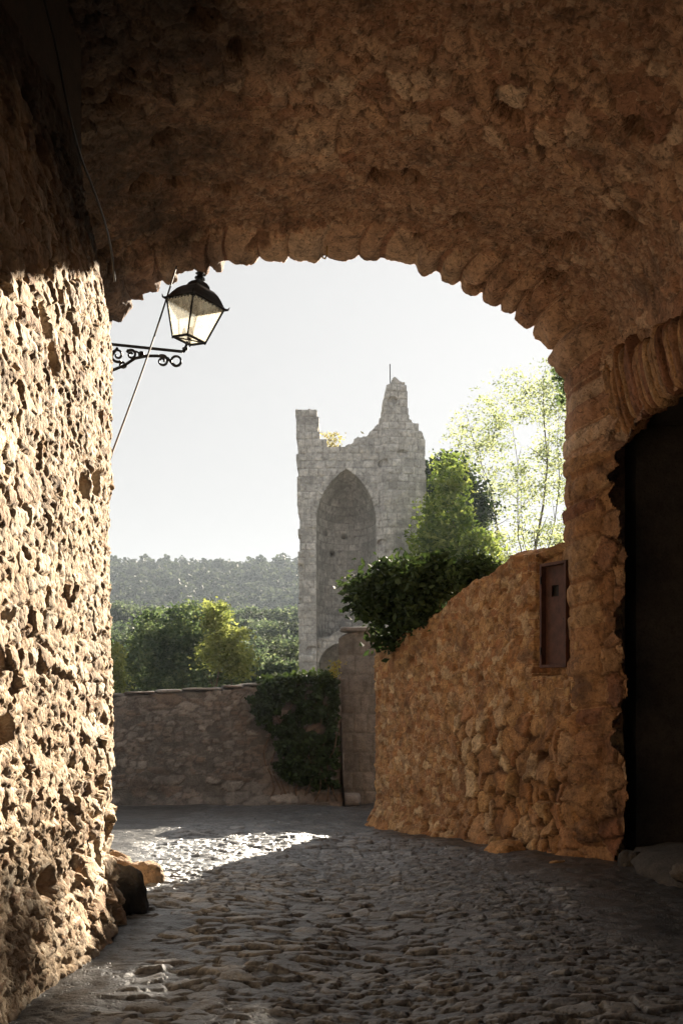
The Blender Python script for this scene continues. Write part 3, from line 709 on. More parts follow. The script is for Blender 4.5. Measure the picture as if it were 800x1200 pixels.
# ------------------------------------------------------------------ ruined tower
def build_tower():
    Y0 = 40.0; k = Y0/1167
    root = empty('ruined_tower', (0.9, Y0+1.5, -4), 'tall ruined grey stone gate tower with pointed arch and broken top', 'tower')
    X_ = lambda px: (px-400)*k
    Z_ = lambda py: 1.3+(800-py)*k
    step = 0.035
    xs = np.arange(X_(346), X_(501.5), step); zs = np.arange(-6, Z_(440), step)
    X, Z = np.meshgrid(xs, zs, indexing='ij')
    px = X/k+400; py = 800-(Z-1.3)/k
    # block-quantised coordinates make the broken silhouette step by stones
    bh = 0.30; row = np.floor(Z/bh); bw = 0.34; colr = np.floor(X/bw+_h(row, 3, 0, 8)); jx = (_h(colr, row, 1, 5)-0.5); 
    pxq = ((colr-_h(row, 3, 0, 8)+0.5)*bw)/k+400; pyq = 800-((row+0.5)*bh-1.3)/k
    left = np.interp(pyq, [477, 560, 650, 790, 1000], [346, 347.5, 349, 349.5, 349.5])+jx*1.2+(_h(row, 9, 0, 3) > 0.8)*2.0
    pxm = px+2.2*fbm(X*2.6, Z*2.6, 160, 3)+0.35*(pxq-px)
    top = np.interp(pxm, [346, 373, 374, 377, 384, 392, 400, 414, 415.5, 430, 437, 445, 449, 450, 454, 461, 466, 476, 478, 479, 485, 490, 494, 497, 499, 502],
                        [477, 478, 502, 512, 519, 524, 522, 519, 512, 509, 500, 491, 489, 462, 455, 445, 447, 452, 462, 492, 494, 500, 508, 512, 530, 700])
    rgt = np.interp(pyq, [440, 500, 530, 640, 900], [502, 497, 499, 501, 502])
    ragged = 2.2*(_h(np.floor(X/0.34), 5, 0, 4)-0.5)*((px > 376) & (px < 447))
    ins = (px > left) & (py+0.45*(pyq-py)+3*fbm(X*3.1, Z*3.1, 161, 3) > top+ragged) & (px < rgt)
    # openings
    cx, hw = X_(405.5), (X_(440)-X_(371))/2; zs_, za = Z_(612), Z_(550); rr = (hw**2+(za-zs_)**2)/(2*hw)       # pointed arch
    ax = np.abs(X-cx); zlim = zs_+np.sqrt(np.clip(rr**2-(ax+rr-hw)**2, 0, None))
    zbot = Z_(735)+0.25*fbm(X*2, Z*0, 61, 3)+0.5*(X-cx)/hw
    arch = (ax < hw) & (Z < zlim) & (Z > zbot)
    cx2, hw2, zs2 = X_(402), 1.0, Z_(782); ar2 = (np.abs(X-cx2) < hw2) & (Z < zs2+np.sqrt(np.clip(hw2**2-(X-cx2)**2, 0, None)))
    band = (ax < hw+0.28) & (Z < zs_+np.sqrt(np.clip((rr+0.28)**2-(ax+rr-hw)**2, 0, None))) & (Z > zs_-0.2) & ~arch
    m, dome, ID = ashlar(X, Z, 0.62, bh, 141, 0.03)
    h = m*dome*(0.1+0.9*ID)*0.038+fbm(X*1.1, Z*1.1, 142, 4)*0.05+fbm(X*6, Z*6, 143, 3)*0.015
    mv, dv_, IDv = rubble(np.arctan2(Z-zs_, X-cx)*2.2, np.hypot(X-cx, Z-zs_)*0+0.5, 0.22, 1, 5, 0.1); 
    h = np.where(band, 0.05*mv+0.02, h)
    lost = (cell(X*1.3, Z*1.8, 144, 0.9)[2] > 0.86)*sst(-cell(X*1.3, Z*1.8, 144, 0.9)[0], -0.3, -0.22); h = h-lost*0.14*(~band)
    for hx, hy in ((379.5, 616), (403, 618)):
        h = h-0.0
    R_ = 1.75; cxr = X_(468)
    turret = np.where((px > 442), R_-np.sqrt(np.clip(R_**2-np.clip(X-cxr, 0, R_*0.98)**2, 0, None)), 0)
    step_t = -0.28*sst(px, 444, 450)
    D = np.where(arch, 0.55+2.0*np.sqrt(np.clip(1-(ax/hw)**2, 0, 1))*np.clip((zlim-Z)/1.5, 0, 1)**0.5, 0)
    D = np.where(ar2 & ~arch, 2.6, D)
    lower = (Z <= zbot) & (ax < hw) & ~ar2; D = np.where(lower, 0.7, D)
    holes = sum(np.exp(-(((px-hx)/2.2)**2+((py-hy)/2.6)**2)) for hx, hy in ((379.5, 616), (403, 618), (388, 640)))
    D = D+np.where(arch, 0.5*np.clip(holes*1.4, 0, 1), 0)
    Yf = Y0+turret+step_t+D-h
    # back wall position: a shell about 3.3 m deep
    n, mm = X.shape; fr = np.stack([X, Yf, Z], 2).reshape(-1, 3); bk = np.stack([X, np.full_like(X, Y0+3.6), Z], 2).reshape(-1, 3)
    F = grid_faces(n, mm); ci = ins.ravel()[F].all(1); F = F[ci]
    E = np.concatenate([F[:, [0, 1]], F[:, [1, 2]], F[:, [2, 3]], F[:, [3, 0]]]); key = np.sort(E, 1); _, inv, cnt = np.unique(key, axis=0, return_inverse=True, return_counts=True)
    Eb = E[cnt[inv.ravel()] == 1]; nV = len(fr)
    nst = 8    # side walls subdivided with relief
    allV = [fr]; idx = {}
    # layers between front and back
    lays = []
    bidx = np.unique(Eb); remap = {b: i for i, b in enumerate(bidx)}
    A = [ID.ravel()]; J = [np.clip(m, 0, 1).ravel()]
    base = nV; layer_start = []
    for q in range(1, nst+1):
        t = q/nst; y = fr[bidx, 1]*(1-t)+(Y0+3.6)*t
        nz = fbm(y*2.1+fr[bidx, 0], fr[bidx, 2]*2.1, 150, 3)*0.07*(1-abs(2*t-1))
        pts = np.stack([fr[bidx, 0]+nz, y, fr[bidx, 2]+nz*0.6], 1); allV.append(pts); layer_start.append(base); base += len(pts)
        mq, dq, iq = ashlar(y, fr[bidx, 2], 0.6, bh, 151, 0.03); A.append(iq); J.append(mq)
    bs = base; allV.append(bk); A.append(ID.ravel()); J.append(np.ones(nV))
    Fl = [F]; e0 = np.array([remap[v] for v in Eb[:, 0]]); e1 = np.array([remap[v] for v in Eb[:, 1]])
    prev0, prev1 = Eb[:, 0], Eb[:, 1]
    for ls in layer_start:
        c0, c1 = ls+e0, ls+e1; Fl.append(np.stack([prev1, prev0, c0, c1], 1)); prev0, prev1 = c0, c1
    Fl.append(F[:, ::-1]+bs)
    Fa = np.concatenate(Fl); Va = np.concatenate(allV); Aa = np.concatenate(A); Ja = np.concatenate(J)
    used, inv = np.unique(Fa, return_inverse=True)
    fix_parent(mesh_obj('masonry', Va[used], inv.reshape(-1, 4), M['tower'], root, smooth=False, attrs={'cell': Aa[used], 'joint': Ja[used]}), root)
    b = MB(); b.tube([(X_(458), Y0+0.6, Z_(458)), (X_(457.6), Y0+0.6, Z_(421))], 0.022, 6); fix_parent(b.build('rod', M['iron'], root), root)
build_tower()

# ------------------------------------------------------------------ foliage
RS = np.random.RandomState(12)
def leaf_mesh(name, cen, size, mat, parent=None, aspect=0.55, droop=0.0, loc=None, cellv=None, rs=RS):
    n = len(cen)
    d = rs.normal(size=(n, 3)); d[:, 2] = d[:, 2]*0.7-droop; d /= np.linalg.norm(d, axis=1, keepdims=True)
    q = rs.normal(size=(n, 3)); q -= d*(q*d).sum(1, keepdims=True); q /= np.linalg.norm(q, axis=1, keepdims=True)
    nn = np.cross(d, q); s = size*rs.uniform(0.6, 1.35, size=(n, 1))
    a = cen-d*s*0.5; b = cen+q*s*aspect*0.5+nn*s*0.08; c = cen+d*s*0.5-nn*s*0.05; e = cen-q*s*aspect*0.5+nn*s*0.08
    V = np.stack([a, b, c, e], 1).reshape(-1, 3); F = np.arange(4*n).reshape(n, 4)
    cv = rs.uniform(size=n) if cellv is None else cellv
    return mesh_obj(name, V, F, mat, parent, smooth=False, attrs={'cell': np.repeat(cv, 4)}, loc=loc)

def clumps(blobs, ncl, per, spread, shell=0.5, rs=RS):
    """leaf centres in clumps spread through ellipsoid blobs [(c, r)]"""
    vol = np.array([r[0]*r[1]*r[2] for c, r in blobs])**0.66; vol = vol/vol.sum(); out = []; cid = []
    which = rs.choice(len(blobs), ncl, p=vol)
    for i, w_ in enumerate(which):
        c, r = blobs[w_]; d = rs.normal(size=3); d /= np.linalg.norm(d); rad = shell+(1-shell)*rs.uniform()**0.5
        if rs.uniform() < 0.2: rad *= rs.uniform(0.3, 1.2)
        p = np.array(c)+np.array(r)*d*rad
        k = max(3, int(per*rs.uniform(0.4, 1.6)))
        out.append(p+rs.normal(size=(k, 3))*spread*np.array([1, 1, 0.75])*rs.uniform(0.6, 1.3)); cid.append(np.full(k, rs.uniform()))
    cen = np.concatenate(out); cid = np.concatenate(cid)
    return cen, np.clip(cid*0.7+rs.uniform(-0.15, 0.45, len(cid)), 0, 1)

def branches(base, tops, r0, seed, wig=0.08):
    rng = random.Random(seed); mb = MB(); base = Vector(base)
    for i, tp in enumerate(tops):
        tp = Vector(tp); n = 8; path = []
        for j in range(n+1):
            t = j/n; p = base.lerp(tp, t); bend = math.sin(t*math.pi)*wig*(tp-base).length
            p = p+Vector((math.sin(i*2.1+j*1.3), math.cos(i*1.7+j*1.1), 0.2))*bend*0.3; path.append(p)
        r = r0*(1 if i == 0 else 0.5)
        mb.tube(path, [max(r*(1-0.85*j/n), 0.004) for j in range(n+1)], 7)
        if i:
            pass
        for q in range(5):
            j = rng.randrange(3, n); st = path[j]; L = (tp-base).length*rng.uniform(0.04, 0.11)
            en = st+Vector((rng.uniform(-1, 1), rng.uniform(-1, 1), rng.uniform(0.2, 1.1))).normalized()*L
            mb.tube([st, st.lerp(en, 0.5)+Vector((0, 0, L*0.06)), en], [r*0.32, r*0.2, 0.004], 5)
    return mb

def tree(name, label, cat, base, blobs, ncl, per, spread, lsize, mat, tops, r0, seed=1, group=None, shell=0.5, aspect=0.55):
    rs = np.random.RandomState(seed); root = empty(name, base, label, cat, group)
    cen, cv = clumps(blobs, ncl, per, spread, shell, rs)
    fix_parent(leaf_mesh('crown', cen, lsize, mat, root, aspect, rs=rs, cellv=cv), root)
    fix_parent(branches(base, tops, r0, seed).build('trunk', M['bark'], root, smooth=True), root)
    return root

def pt(px, py, y): return ((px-400)*y/1167, y, 1.3+(800-py)*y/1167)
# airy sunlit tree beside the pier
y = 65.0; b0 = pt(634, 850, y); q_ = y/21
bl = [(pt(560, 520, y), (0.85, 1.2, 0.8)), (pt(600, 475, y), (0.95, 1.2, 0.65)), (pt(650, 460, y), (0.9, 1.2, 0.7)), (pt(585, 580, y), (1.0, 1.2, 0.8)), (pt(640, 560, y), (0.9, 1.1, 0.9)),
      (pt(600, 640, y), (1.3, 1.2, 0.6)), (pt(690, 540, y), (1.0, 1.1, 1.7)), (pt(555, 625, y), (0.6, 1.0, 0.6)), (pt(660, 630, y), (0.6, 1.0, 0.5))]
bl = [(c, tuple(q_*v for v in r)) for c, r in bl]
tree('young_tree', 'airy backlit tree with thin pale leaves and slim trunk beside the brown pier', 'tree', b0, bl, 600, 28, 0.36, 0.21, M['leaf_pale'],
     [pt(636, 440, y), pt(560, 520, y), pt(600, 500, y), pt(655, 470, y), pt(580, 600, y), pt(690, 520, y), pt(545, 480, y), pt(610, 560, y)], 0.15, 21, shell=0.15)
# dense bright green tree by the tower
y = 38.0; b0 = pt(530, 860, y); q_ = y/25
bl = [(pt(527, 560, y), (0.45, 0.8, 0.6)), (pt(520, 600, y), (0.55, 0.8, 0.6)), (pt(515, 645, y), (0.65, 0.9, 0.7)), (pt(535, 630, y), (0.55, 0.9, 0.9)), (pt(503, 605, y), (0.28, 0.6, 0.25)), (pt(550, 680, y), (0.9, 0.9, 0.6)), (pt(500, 672, y), (0.7, 0.9, 0.8)), (pt(560, 655, y), (0.6, 0.9, 0.8)), (pt(497, 630, y), (0.4, 0.7, 0.4))]
bl = [(c, tuple(q_*v for v in r)) for c, r in bl]
tree('leafy_tree', 'dense bright green tree between the ruined tower and the airy tree', 'tree', b0, bl, 400, 26, 0.22, 0.21, M['leaf_bright'],
     [pt(530, 570, y), pt(510, 620, y), pt(550, 620, y), pt(560, 670, y)], 0.15, 22, shell=0.35)
# dark tree further behind
y = 60.0; b0 = pt(530, 900, y)
bl = [(pt(522, 575, y), (1.6, 1.6, 2.0)), (pt(535, 600, y), (2.0, 1.6, 2.4)), (pt(515, 640, y), (1.8, 1.6, 2.4))]
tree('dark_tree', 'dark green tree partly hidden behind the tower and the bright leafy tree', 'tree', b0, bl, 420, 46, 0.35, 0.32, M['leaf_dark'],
     [pt(525, 575, y), pt(535, 600, y)], 0.2, 23, shell=0.4)

# tree added behind the pier to keep sun off the near street
y = 25.0
tree('sun_blocker_tree', 'tall tree added behind the passage pier to shade the near street', 'tree', pt(735, 850, y), [(pt(686, 440, y), (0.65, 1.2, 0.9)), (pt(712, 430, y), (0.75, 1.2, 1.2)), (pt(735, 480, y), (1.0, 1.2, 1.2)), (pt(765, 420, y), (1.0, 1.2, 1.4))], 300, 30, 0.16, 0.14, M['leaf_mid'],
     [pt(725, 430, y), pt(750, 420, y), pt(715, 480, y)], 0.1, 24, shell=0.3)
# shrub spilling over the ochre wall
def build_shrub():
    rs = np.random.RandomState(31); root = empty('overhanging_shrub', (1.0, 13.2, 1.9), 'dark leafy shrub spilling over the top of the ochre wall', 'shrub')
    bl = [(pt(440, 702, 13.6), (0.34, 0.45, 0.30)), (pt(470, 690, 13.5), (0.36, 0.45, 0.33)), (pt(500, 685, 13.2), (0.36, 0.45, 0.30)), (pt(530, 680, 12.9), (0.34, 0.4, 0.22)), (pt(465, 728, 13.5), (0.30, 0.3, 0.25)),
          (pt(555, 672, 12.5), (0.22, 0.4, 0.13)), (pt(422, 688, 13.7), (0.14, 0.4, 0.10)), (pt(455, 668, 13.6), (0.10, 0.3, 0.10)), (pt(512, 660, 13.1), (0.12, 0.3, 0.12)), (pt(452, 748, 13.6), (0.12, 0.2, 0.12)), (pt(490, 715, 13.1), (0.30, 0.3, 0.25))]
    cen, cv = clumps(bl, 400, 20, 0.095, 0.35, rs); fix_parent(leaf_mesh('foliage', cen, 0.11, M['leaf_dark'], root, 0.6, rs=rs, cellv=cv), root)
    fix_parent(branches((1.25, 13.3, 1.9), [pt(440, 700, 13.7), pt(470, 680, 13.5), pt(520, 675, 13), pt(460, 735, 13.4)], 0.03, 31).build('stems', M['bark'], root, smooth=True), root)
build_shrub()
def build_ivy():
    rs = np.random.RandomState(32); root = empty('wall_ivy', (-0.6, 18, -0.3), 'dark ivy mass draped over the far wall beside the grey pillar', 'ivy')
    N = 13000; u = rs.uniform(size=N); v = rs.uniform(size=N)
    px = 398-u*95; bot = np.interp(px, [303, 315, 335, 360, 398], [815, 850, 905, 928, 925]); top = np.interp(px, [303, 330, 398], [812, 793, 792])
    py = top+(bot-top)*v; edge = fbm(px/12, py/12, 5, 3); px = px-14*(edge > 0.1)*rs.uniform(size=N); keep = (edge > -0.22) & (rs.uniform(size=N) < np.interp(px, [296, 325], [0.25, 1]))
    px, py = px[keep], py[keep]; X0 = (px-400)*17.95/1167
    wy = np.interp(X0, [-3.9, -1, 0], [17.3, 17.9, 18.3]); d = 0.05+0.22*rs.uniform(size=len(px))*np.clip(fbm(px/9, py/9, 8, 3)+0.8, 0.2, 1.5)
    yy = wy-d; Z = 1.3+(800-py)*17.9/1167; Z = np.maximum(Z, -0.85)
    cen = np.stack([X0, yy, Z], 1)
    n2 = 1400; xt = rs.uniform(-1.5, -0.1, n2); ct = np.stack([xt, np.interp(xt, [-1, 0], [17.9, 18.3])+rs.uniform(-0.15, 0.3, n2), 1.25+0.09*(xt+1.5)+rs.normal(size=n2)*0.055+0.05], 1)
    cen = np.concatenate([cen, ct]); cv = np.clip(np.concatenate([rs.uniform(0, 0.7, len(px)), rs.uniform(0.5, 1.0, n2)]), 0, 1)
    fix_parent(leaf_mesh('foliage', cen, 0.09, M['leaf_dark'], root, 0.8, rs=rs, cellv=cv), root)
    mb = MB()
    for k in range(9):
        x = -1.3+k*0.14; p = []
        for j in range(9): p.append((x+0.1*math.sin(j*1.3+k), 17.86+0.3*(x+1.3)/1.3-0.06, -0.85+j*0.24))
        mb.tube(p, [0.02-0.0015*j for j in range(9)], 5)
    fix_parent(mb.build('stems', M['bark'], root, smooth=True), root)
build_ivy()
# small yellowing weed on coping by the pillar; tuft on tower
def tuft(name, label, base, h, n, size, mat, seed, spread=0.1):
    rs = np.random.RandomState(seed); root = empty(name, base, label, 'plant')
    t = rs.uniform(size=n); cen = np.array(base)+np.stack([rs.normal(size=n)*spread*(0.4+t), rs.normal(size=n)*spread*0.6, t*h], 1)
    fix_parent(leaf_mesh('leaves', cen, size, mat, root, 0.4, rs=rs), root)
    mb = MB()
    for k in range(6): mb.tube([base, (base[0]+rs.normal()*spread*.5, base[1], base[2]+h*0.5), (base[0]+rs.normal()*spread, base[1], base[2]+h)], [0.006, 0.004, 0.002], 4)
    fix_parent(mb.build('stems', M['bark'], root), root)
M['leaf_yellow'] = leaf_mat('yellowing_leaf', (0.25, 0.20, 0.05), (0.38, 0.32, 0.09), (0.30, 0.34, 0.10), 0.5)
M['leaf_dry'] = leaf_mat('dry_grass', (0.28, 0.24, 0.13), (0.38, 0.34, 0.2), (0.3, 0.3, 0.16), 0.4)
tuft('weed', 'small yellow-green weed growing on the coping next to the pillar', (-0.12, 18.0, 1.38), 0.34, 130, 0.07, M['leaf_yellow'], 41, 0.07)
tuft('grass_tuft', 'dry pale grass tuft on the broken top of the tower', ((388-400)*40/1167, 40.9, 1.3+(800-522)*40/1167), 0.75, 260, 0.16, M['leaf_dry'], 42, 0.24)

# bright sapling and bushes just past the wall
y = 21.0
tree('sapling', 'yellow-green sunlit sapling behind the far wall', 'tree', pt(262, 930, y), [(pt(252, 722, y), (0.34, 0.5, 0.36)), (pt(272, 752, y), (0.42, 0.5, 0.38)), (pt(282, 780, y), (0.34, 0.5, 0.34)), (pt(250, 765, y), (0.36, 0.5, 0.36))], 240, 24, 0.08, 0.085, M['leaf_sun'],
     [pt(250, 706, y), pt(275, 745, y), pt(288, 775, y), pt(240, 760, y)], 0.035, 51, shell=0.2)
tree('sapling', 'bright yellow-green bush tip touching the edge of the sunlit wall', 'bush', pt(128, 930, y), [(pt(128, 775, y), (0.28, 0.5, 0.45)), (pt(136, 800, y), (0.2, 0.5, 0.3))], 90, 24, 0.08, 0.085, M['leaf_sun'],
     [pt(128, 760, y), pt(133, 790, y)], 0.035, 52, shell=0.3)
y = 36.0
tree('broad_tree', 'broad dark green tree behind the sapling in the valley', 'tree', pt(225, 1000, y), [(pt(200, 745, y), (1.4, 1.4, 1.0)), (pt(232, 735, y), (1.2, 1.4, 0.9)), (pt(180, 775, y), (1.5, 1.4, 1.1)), (pt(240, 775, y), (1.5, 1.4, 1.1)), (pt(215, 800, y), (1.8, 1.4, 1.0))], 620, 40, 0.16, 0.15, M['leaf_mid'],
     [pt(205, 730, y), pt(235, 730, y), pt(180, 760, y), pt(250, 770, y)], 0.16, 53, shell=0.5)

# individual valley trees, copied from four crowns
def copy_thing(root, loc, scale, rotz, label):
    r = root.copy(); C.objects.link(r); r.location = loc; r.scale = (scale,)*3; r.rotation_euler = (0, 0, rotz); r['label'] = label
    for ch in list(root.children):
        c = ch.copy(); C.objects.link(c); c.parent = r
    return r
protos = []
for q in range(4):
    rs = np.random.RandomState(60+q)
    bl = [((rs.uniform(-1, 1), rs.uniform(-1, 1), rs.uniform(2.2, 4.6)), (rs.uniform(1.1, 1.9), rs.uniform(1.1, 1.8), rs.uniform(0.8, 1.5))) for _ in range(7)]
    root = empty('valley_tree', (0, 0, 0), 'x', 'tree', 'rounded trees on the near slope of the valley')
    cen, cv = clumps(bl, 330, 26, 0.22, 0.55, rs); leaf_mesh('crown', cen, 0.26, M['leaf_hedge'] if q < 3 else M['leaf_pine'], root, 0.7, rs=rs, cellv=cv)
    branches((0, 0, -0.5), [(0, 0, 4), (0.8, 0.3, 3.5), (-0.9, -0.2, 3.3)], 0.2, q).build('trunk', M['bark'], root, smooth=True)
    protos.append(root)
spots = []
rng = random.Random(77)
def zfor(y): return float(hill_z(np.array([0.0]), np.array([y]))[0])
for row, (yy, py_top, cols) in enumerate([(46, 752, (120, 150, 290, 318, 340)), (62, 738, (112, 142, 168, 196, 262, 290, 316, 338)), (84, 722, (118, 140, 160, 184, 210, 236, 258, 280, 302, 322, 342)), (108, 708, (112, 128, 146, 165, 182, 201, 219, 238, 255, 274, 292, 309, 326, 343))]):
    for ci, cpx in enumerate(cols):
        spots.append((cpx+rng.uniform(-5, 5), py_top+rng.uniform(-7, 8), yy*rng.uniform(0.95, 1.06), len(cols)-ci))
rows_w = {46: 'lowest row', 62: 'second row up', 84: 'third row up', 108: 'top row'}
ORD = 'first second third fourth fifth sixth seventh eighth ninth tenth eleventh twelfth thirteenth fourteenth'.split()
for i, (cpx, cpy, yy, nth) in enumerate(spots):
    top_z = 1.3+(800-cpy)*yy/1167; sc_ = (0.75 if yy < 70 else 0.95)*rng.uniform(0.85, 1.15)
    x = (cpx-400)*yy/1167
    nm = rows_w[min(rows_w, key=lambda k: abs(k-yy))]
    lab = 'rounded green tree, ' + nm + ', ' + ORD[nth-1] + ' from the tower'
    base = (x, yy, top_z-5.9*sc_)
    if i < 4:
        protos[i].location = base; protos[i].scale = (sc_,)*3; protos[i]['label'] = lab
    else: copy_thing(protos[i % 4], base, sc_, rng.uniform(0, 6.28), lab)

# far wooded hill: one mass
def build_wood():
    rs = np.random.RandomState(90); cens = []; cvs = []
    for k in range(2300):
        yy = 150+150*rs.uniform()**0.8; x = (rs.uniform(-250, 700)-400)*yy/1167
        z = float(hill_z(np.array([x]), np.array([yy]))[0]); r = rs.uniform(1.6, 2.6); hgt = rs.uniform(3.5, 6)
        n = 95; d = rs.normal(size=(n, 3)); d /= np.linalg.norm(d, axis=1, keepdims=True); d[:, 2] = np.abs(d[:, 2])*rs.uniform(0.8, 1.2)
        c = np.array([x, yy, z+hgt*0.5])+d*np.array([r, r, hgt*0.55])*(0.7+0.4*rs.uniform(size=(n, 1)))
        cens.append(c); cvs.append(np.clip(rs.uniform()*0.6+rs.uniform(-0.1, 0.4, n), 0, 1))
    o = leaf_mesh('far_wood', np.concatenate(cens), 1.15, M['leaf_pine'], None, 0.8, rs=rs, cellv=np.concatenate(cvs))
    tag(o, 'hazy grey wooded hillside on the skyline', 'woodland', kind='stuff')
build_wood()

# ------------------------------------------------------------------ lantern on a scrolled bracket
def build_lantern():
    Y = 9.8; k = Y/1167; S = Y/7.22; MB.rs = S
    G = lambda px, py, dy=0: Vector(((px-400)*k, Y+dy, 1.3+(800-py)*k))
    root = empty('street_lantern', tuple(G(223, 403)), 'black four-sided street lantern with frosted panes on a scrolled wall bracket', 'lantern')
    top_c = G(229, 356); bot_c = G(221.5, 398); ax = (top_c-bot_c).normalized(); Hh = (top_c-bot_c).length/S
    yaw = R(45+4); Xa = Vector((math.cos(yaw), math.sin(yaw), 0)); Ya = ax.cross(Xa).normalized(); Xa = Ya.cross(ax)
    def L(x, y, z): return bot_c+(Xa*x+Ya*y+ax*z)*S
    a, b = 0.082, 0.148                       # half sizes: floor and eaves
    cr = ((-1, -1), (1, -1), (1, 1), (-1, 1))
    fx = lambda o: fix_parent(o, root)
    for sx, sy in cr:
        mb = MB(); mb.bar(L(sx*a, sy*a, -0.012), L(sx*b, sy*b, Hh), 0.0075, 6); fx(mb.build('corner_bar', M['iron'], root))
    for i in range(4):
        (x0, y0), (x1, y1) = cr[i], cr[(i+1) % 4]; i_ = 0.985
        p = [L(x0*a*i_, y0*a*i_, 0.004), L(x1*a*i_, y1*a*i_, 0.004), L(x1*b*i_, y1*b*i_, Hh-0.004), L(x0*b*i_, y0*b*i_, Hh-0.004)]
        nn = (p[1]-p[0]).cross(p[2]-p[0]).normalized()*0.003; mb = MB()
        mb.add(p+[q-nn for q in p], [(0, 1, 2, 3), (7, 6, 5, 4), (0, 4, 5, 1), (1, 5, 6, 2), (2, 6, 7, 3), (3, 7, 4, 0)]); fx(mb.build('pane', M['glass'], root))
    mb = MB()
    for i in range(4):
        (x0, y0), (x1, y1) = cr[i], cr[(i+1) % 4]
        mb.bar(L(x0*a, y0*a, 0), L(x1*a, y1*a, 0), 0.0095, 6)
    for s in (1, -1): mb.bar(L(-a, -a*s, -0.001), L(a, a*s, -0.001), 0.005, 6)
    fx(mb.build('floor_frame', M['iron'], root))
    mb = MB(); mb.add([L(x*a*.97, y*a*.97, 0.006) for x, y in cr]+[L(x*a*.97, y*a*.97, 0.010) for x, y in cr], [(0, 1, 2, 3), (7, 6, 5, 4)]); fx(mb.build('floor_pane', M['glass'], root))
    # eaves with upturned corner spikes and scalloped trim
    mb = MB(); e = b*1.05
    for i in range(4):
        (x0, y0), (x1, y1) = cr[i], cr[(i+1) % 4]
        mb.bar(L(x0*e, y0*e, Hh), L(x1*e, y1*e, Hh), 0.010, 6)
        for j in range(9):
            t = (j+0.5)/9; x = x0+(x1-x0)*t; y = y0+(y1-y0)*t; mb.tube([L(x*b*1.04, y*b*1.04, Hh-0.002), L(x*b*1.04, y*b*1.04, Hh-0.018)], [0.009, 0.003], 5)
    for sx, sy in cr: mb.tube([L(sx*e, sy*e, Hh), L(sx*e*1.09, sy*e*1.09, Hh+0.004), L(sx*e*1.12, sy*e*1.12, Hh+0.024)], [0.010, 0.007, 0.003], 6)
    fx(mb.build('eaves', M['iron'], root))
    # ogee pyramid roof
    prof = [(1.06, 0.0), (0.97, 0.022), (0.86, 0.055), (0.72, 0.088), (0.56, 0.112), (0.40, 0.122), (0.40, 0.128), (0.37, 0.142), (0.28, 0.160), (0.20, 0.168), (0.0, 0.17)]
    V = []; F = []
    for s, z in prof:
        for x, y in cr: V.append(L(x*b*s, y*b*s, Hh+z))
    for i in range(len(prof)-1):
        for j in range(4): F.append((i*4+j, i*4+(j+1) % 4, (i+1)*4+(j+1) % 4, (i+1)*4+j))
    F.append((3, 2, 1, 0)); mb = MB(); mb.add(V, F); fx(mb.build('roof', M['roofmetal'], root))
    mb = MB(); mb.tube([L(0, 0, Hh+z) for z in (0.165, 0.18, 0.183, 0.195, 0.197, 0.213, 0.218, 0.228)], [0.026, 0.020, 0.040, 0.036, 0.018, 0.022, 0.040, 0.028], 10); fx(mb.build('finial', M['iron'], root))
    mb = MB(); mb.tube([L(0, 0, 0.0), L(0, 0, 0.03), L(0, 0, 0.035), L(0, 0, 0.09)], [0.016, 0.016, 0.03, 0.012], 10); fx(mb.build('lamp_holder', M['wire'], root))
    # bracket
    mb = MB(); aL, aR = G(50, 395), G(214, 412)
    mb.bar(aL, aR, 0.011, 8); mb.tube([aR, aR+Vector((0.012, 0, 0.006))*S, G(217.5, 407), G(219.8, 400)], [0.012, 0.013, 0.010, 0.008], 8); mb.tube([G(214, 408.5), G(221, 408)], 0.008, 6)
    mb.tube([G(216.6, 409.5), G(217, 407.5)], [0.021, 0.017], 10)
    fx(mb.build('bracket_arm', M['iron'], root))
    def spiral(cx, cy, r0, r1, a0, turns, rad=0.0105):
        n = 26; pts = []
        for j in range(n+1):
            t = j/n; r = (r0+(r1-r0)*t); an = a0+turns*2*math.pi*t; pts.append(G(cx+r*math.cos(an), cy+r*math.sin(an)))
        return pts, [rad*(1-0.25*j/n) for j in range(n+1)]
    mb = MB(); mb.tube([G(50, 452), G(118, 438), G(134, 433), G(146, 428), (G(158, 420)), G(172, 417), G(186, 417)], 0.011, 8); fx(mb.build('brace', M['iron'], root))
    for args in ((138, 416, 8.5, 2, 1.0, 1.4), (154, 415.5, 6, 1.5, 3.6, 1.35), (190.5, 423, 7, 1.6, -2.2, 1.45), (206.5, 423, 5.8, 5.6, 0.3, 1.0), (144, 427, 4, 1.5, 0.0, 1.2), (166, 415, 3, 1.0, 2.0, 1.2)):
        p, r = spiral(*args); mb = MB(); mb.tube(p, r, 6); fx(mb.build('scroll', M['iron'], root))
    for pth, r_ in (([G(183, 417), G(190, 417.5), G(197, 420), G(201, 425), G(206, 429)], 0.0100), ([G(138, 407), G(132, 416), G(126, 428)], 0.009), ([G(149, 410), G(160, 412), G(168, 416)], 0.007)):
        mb = MB(); mb.tube(pth, r_, 6); fx(mb.build('scroll_tie', M['iron'], root))
    for args in ((118, 418, 12, 3, 1.0, 1.4), (92, 420, 14, 3, 3.0, 1.4), (66, 420, 15, 3, 1.0, 1.4)):
        p, r = spiral(*args); mb = MB(); mb.tube(p, r, 6); fx(mb.build('scroll', M['iron'], root))
    mb = MB(); mb.box(G(53, 423), (0.03, 0.07, 0.62)); fx(mb.build('wall_plate', M['iron'], root, bevel=0.004))
    MB.rs = 1.0
build_lantern()

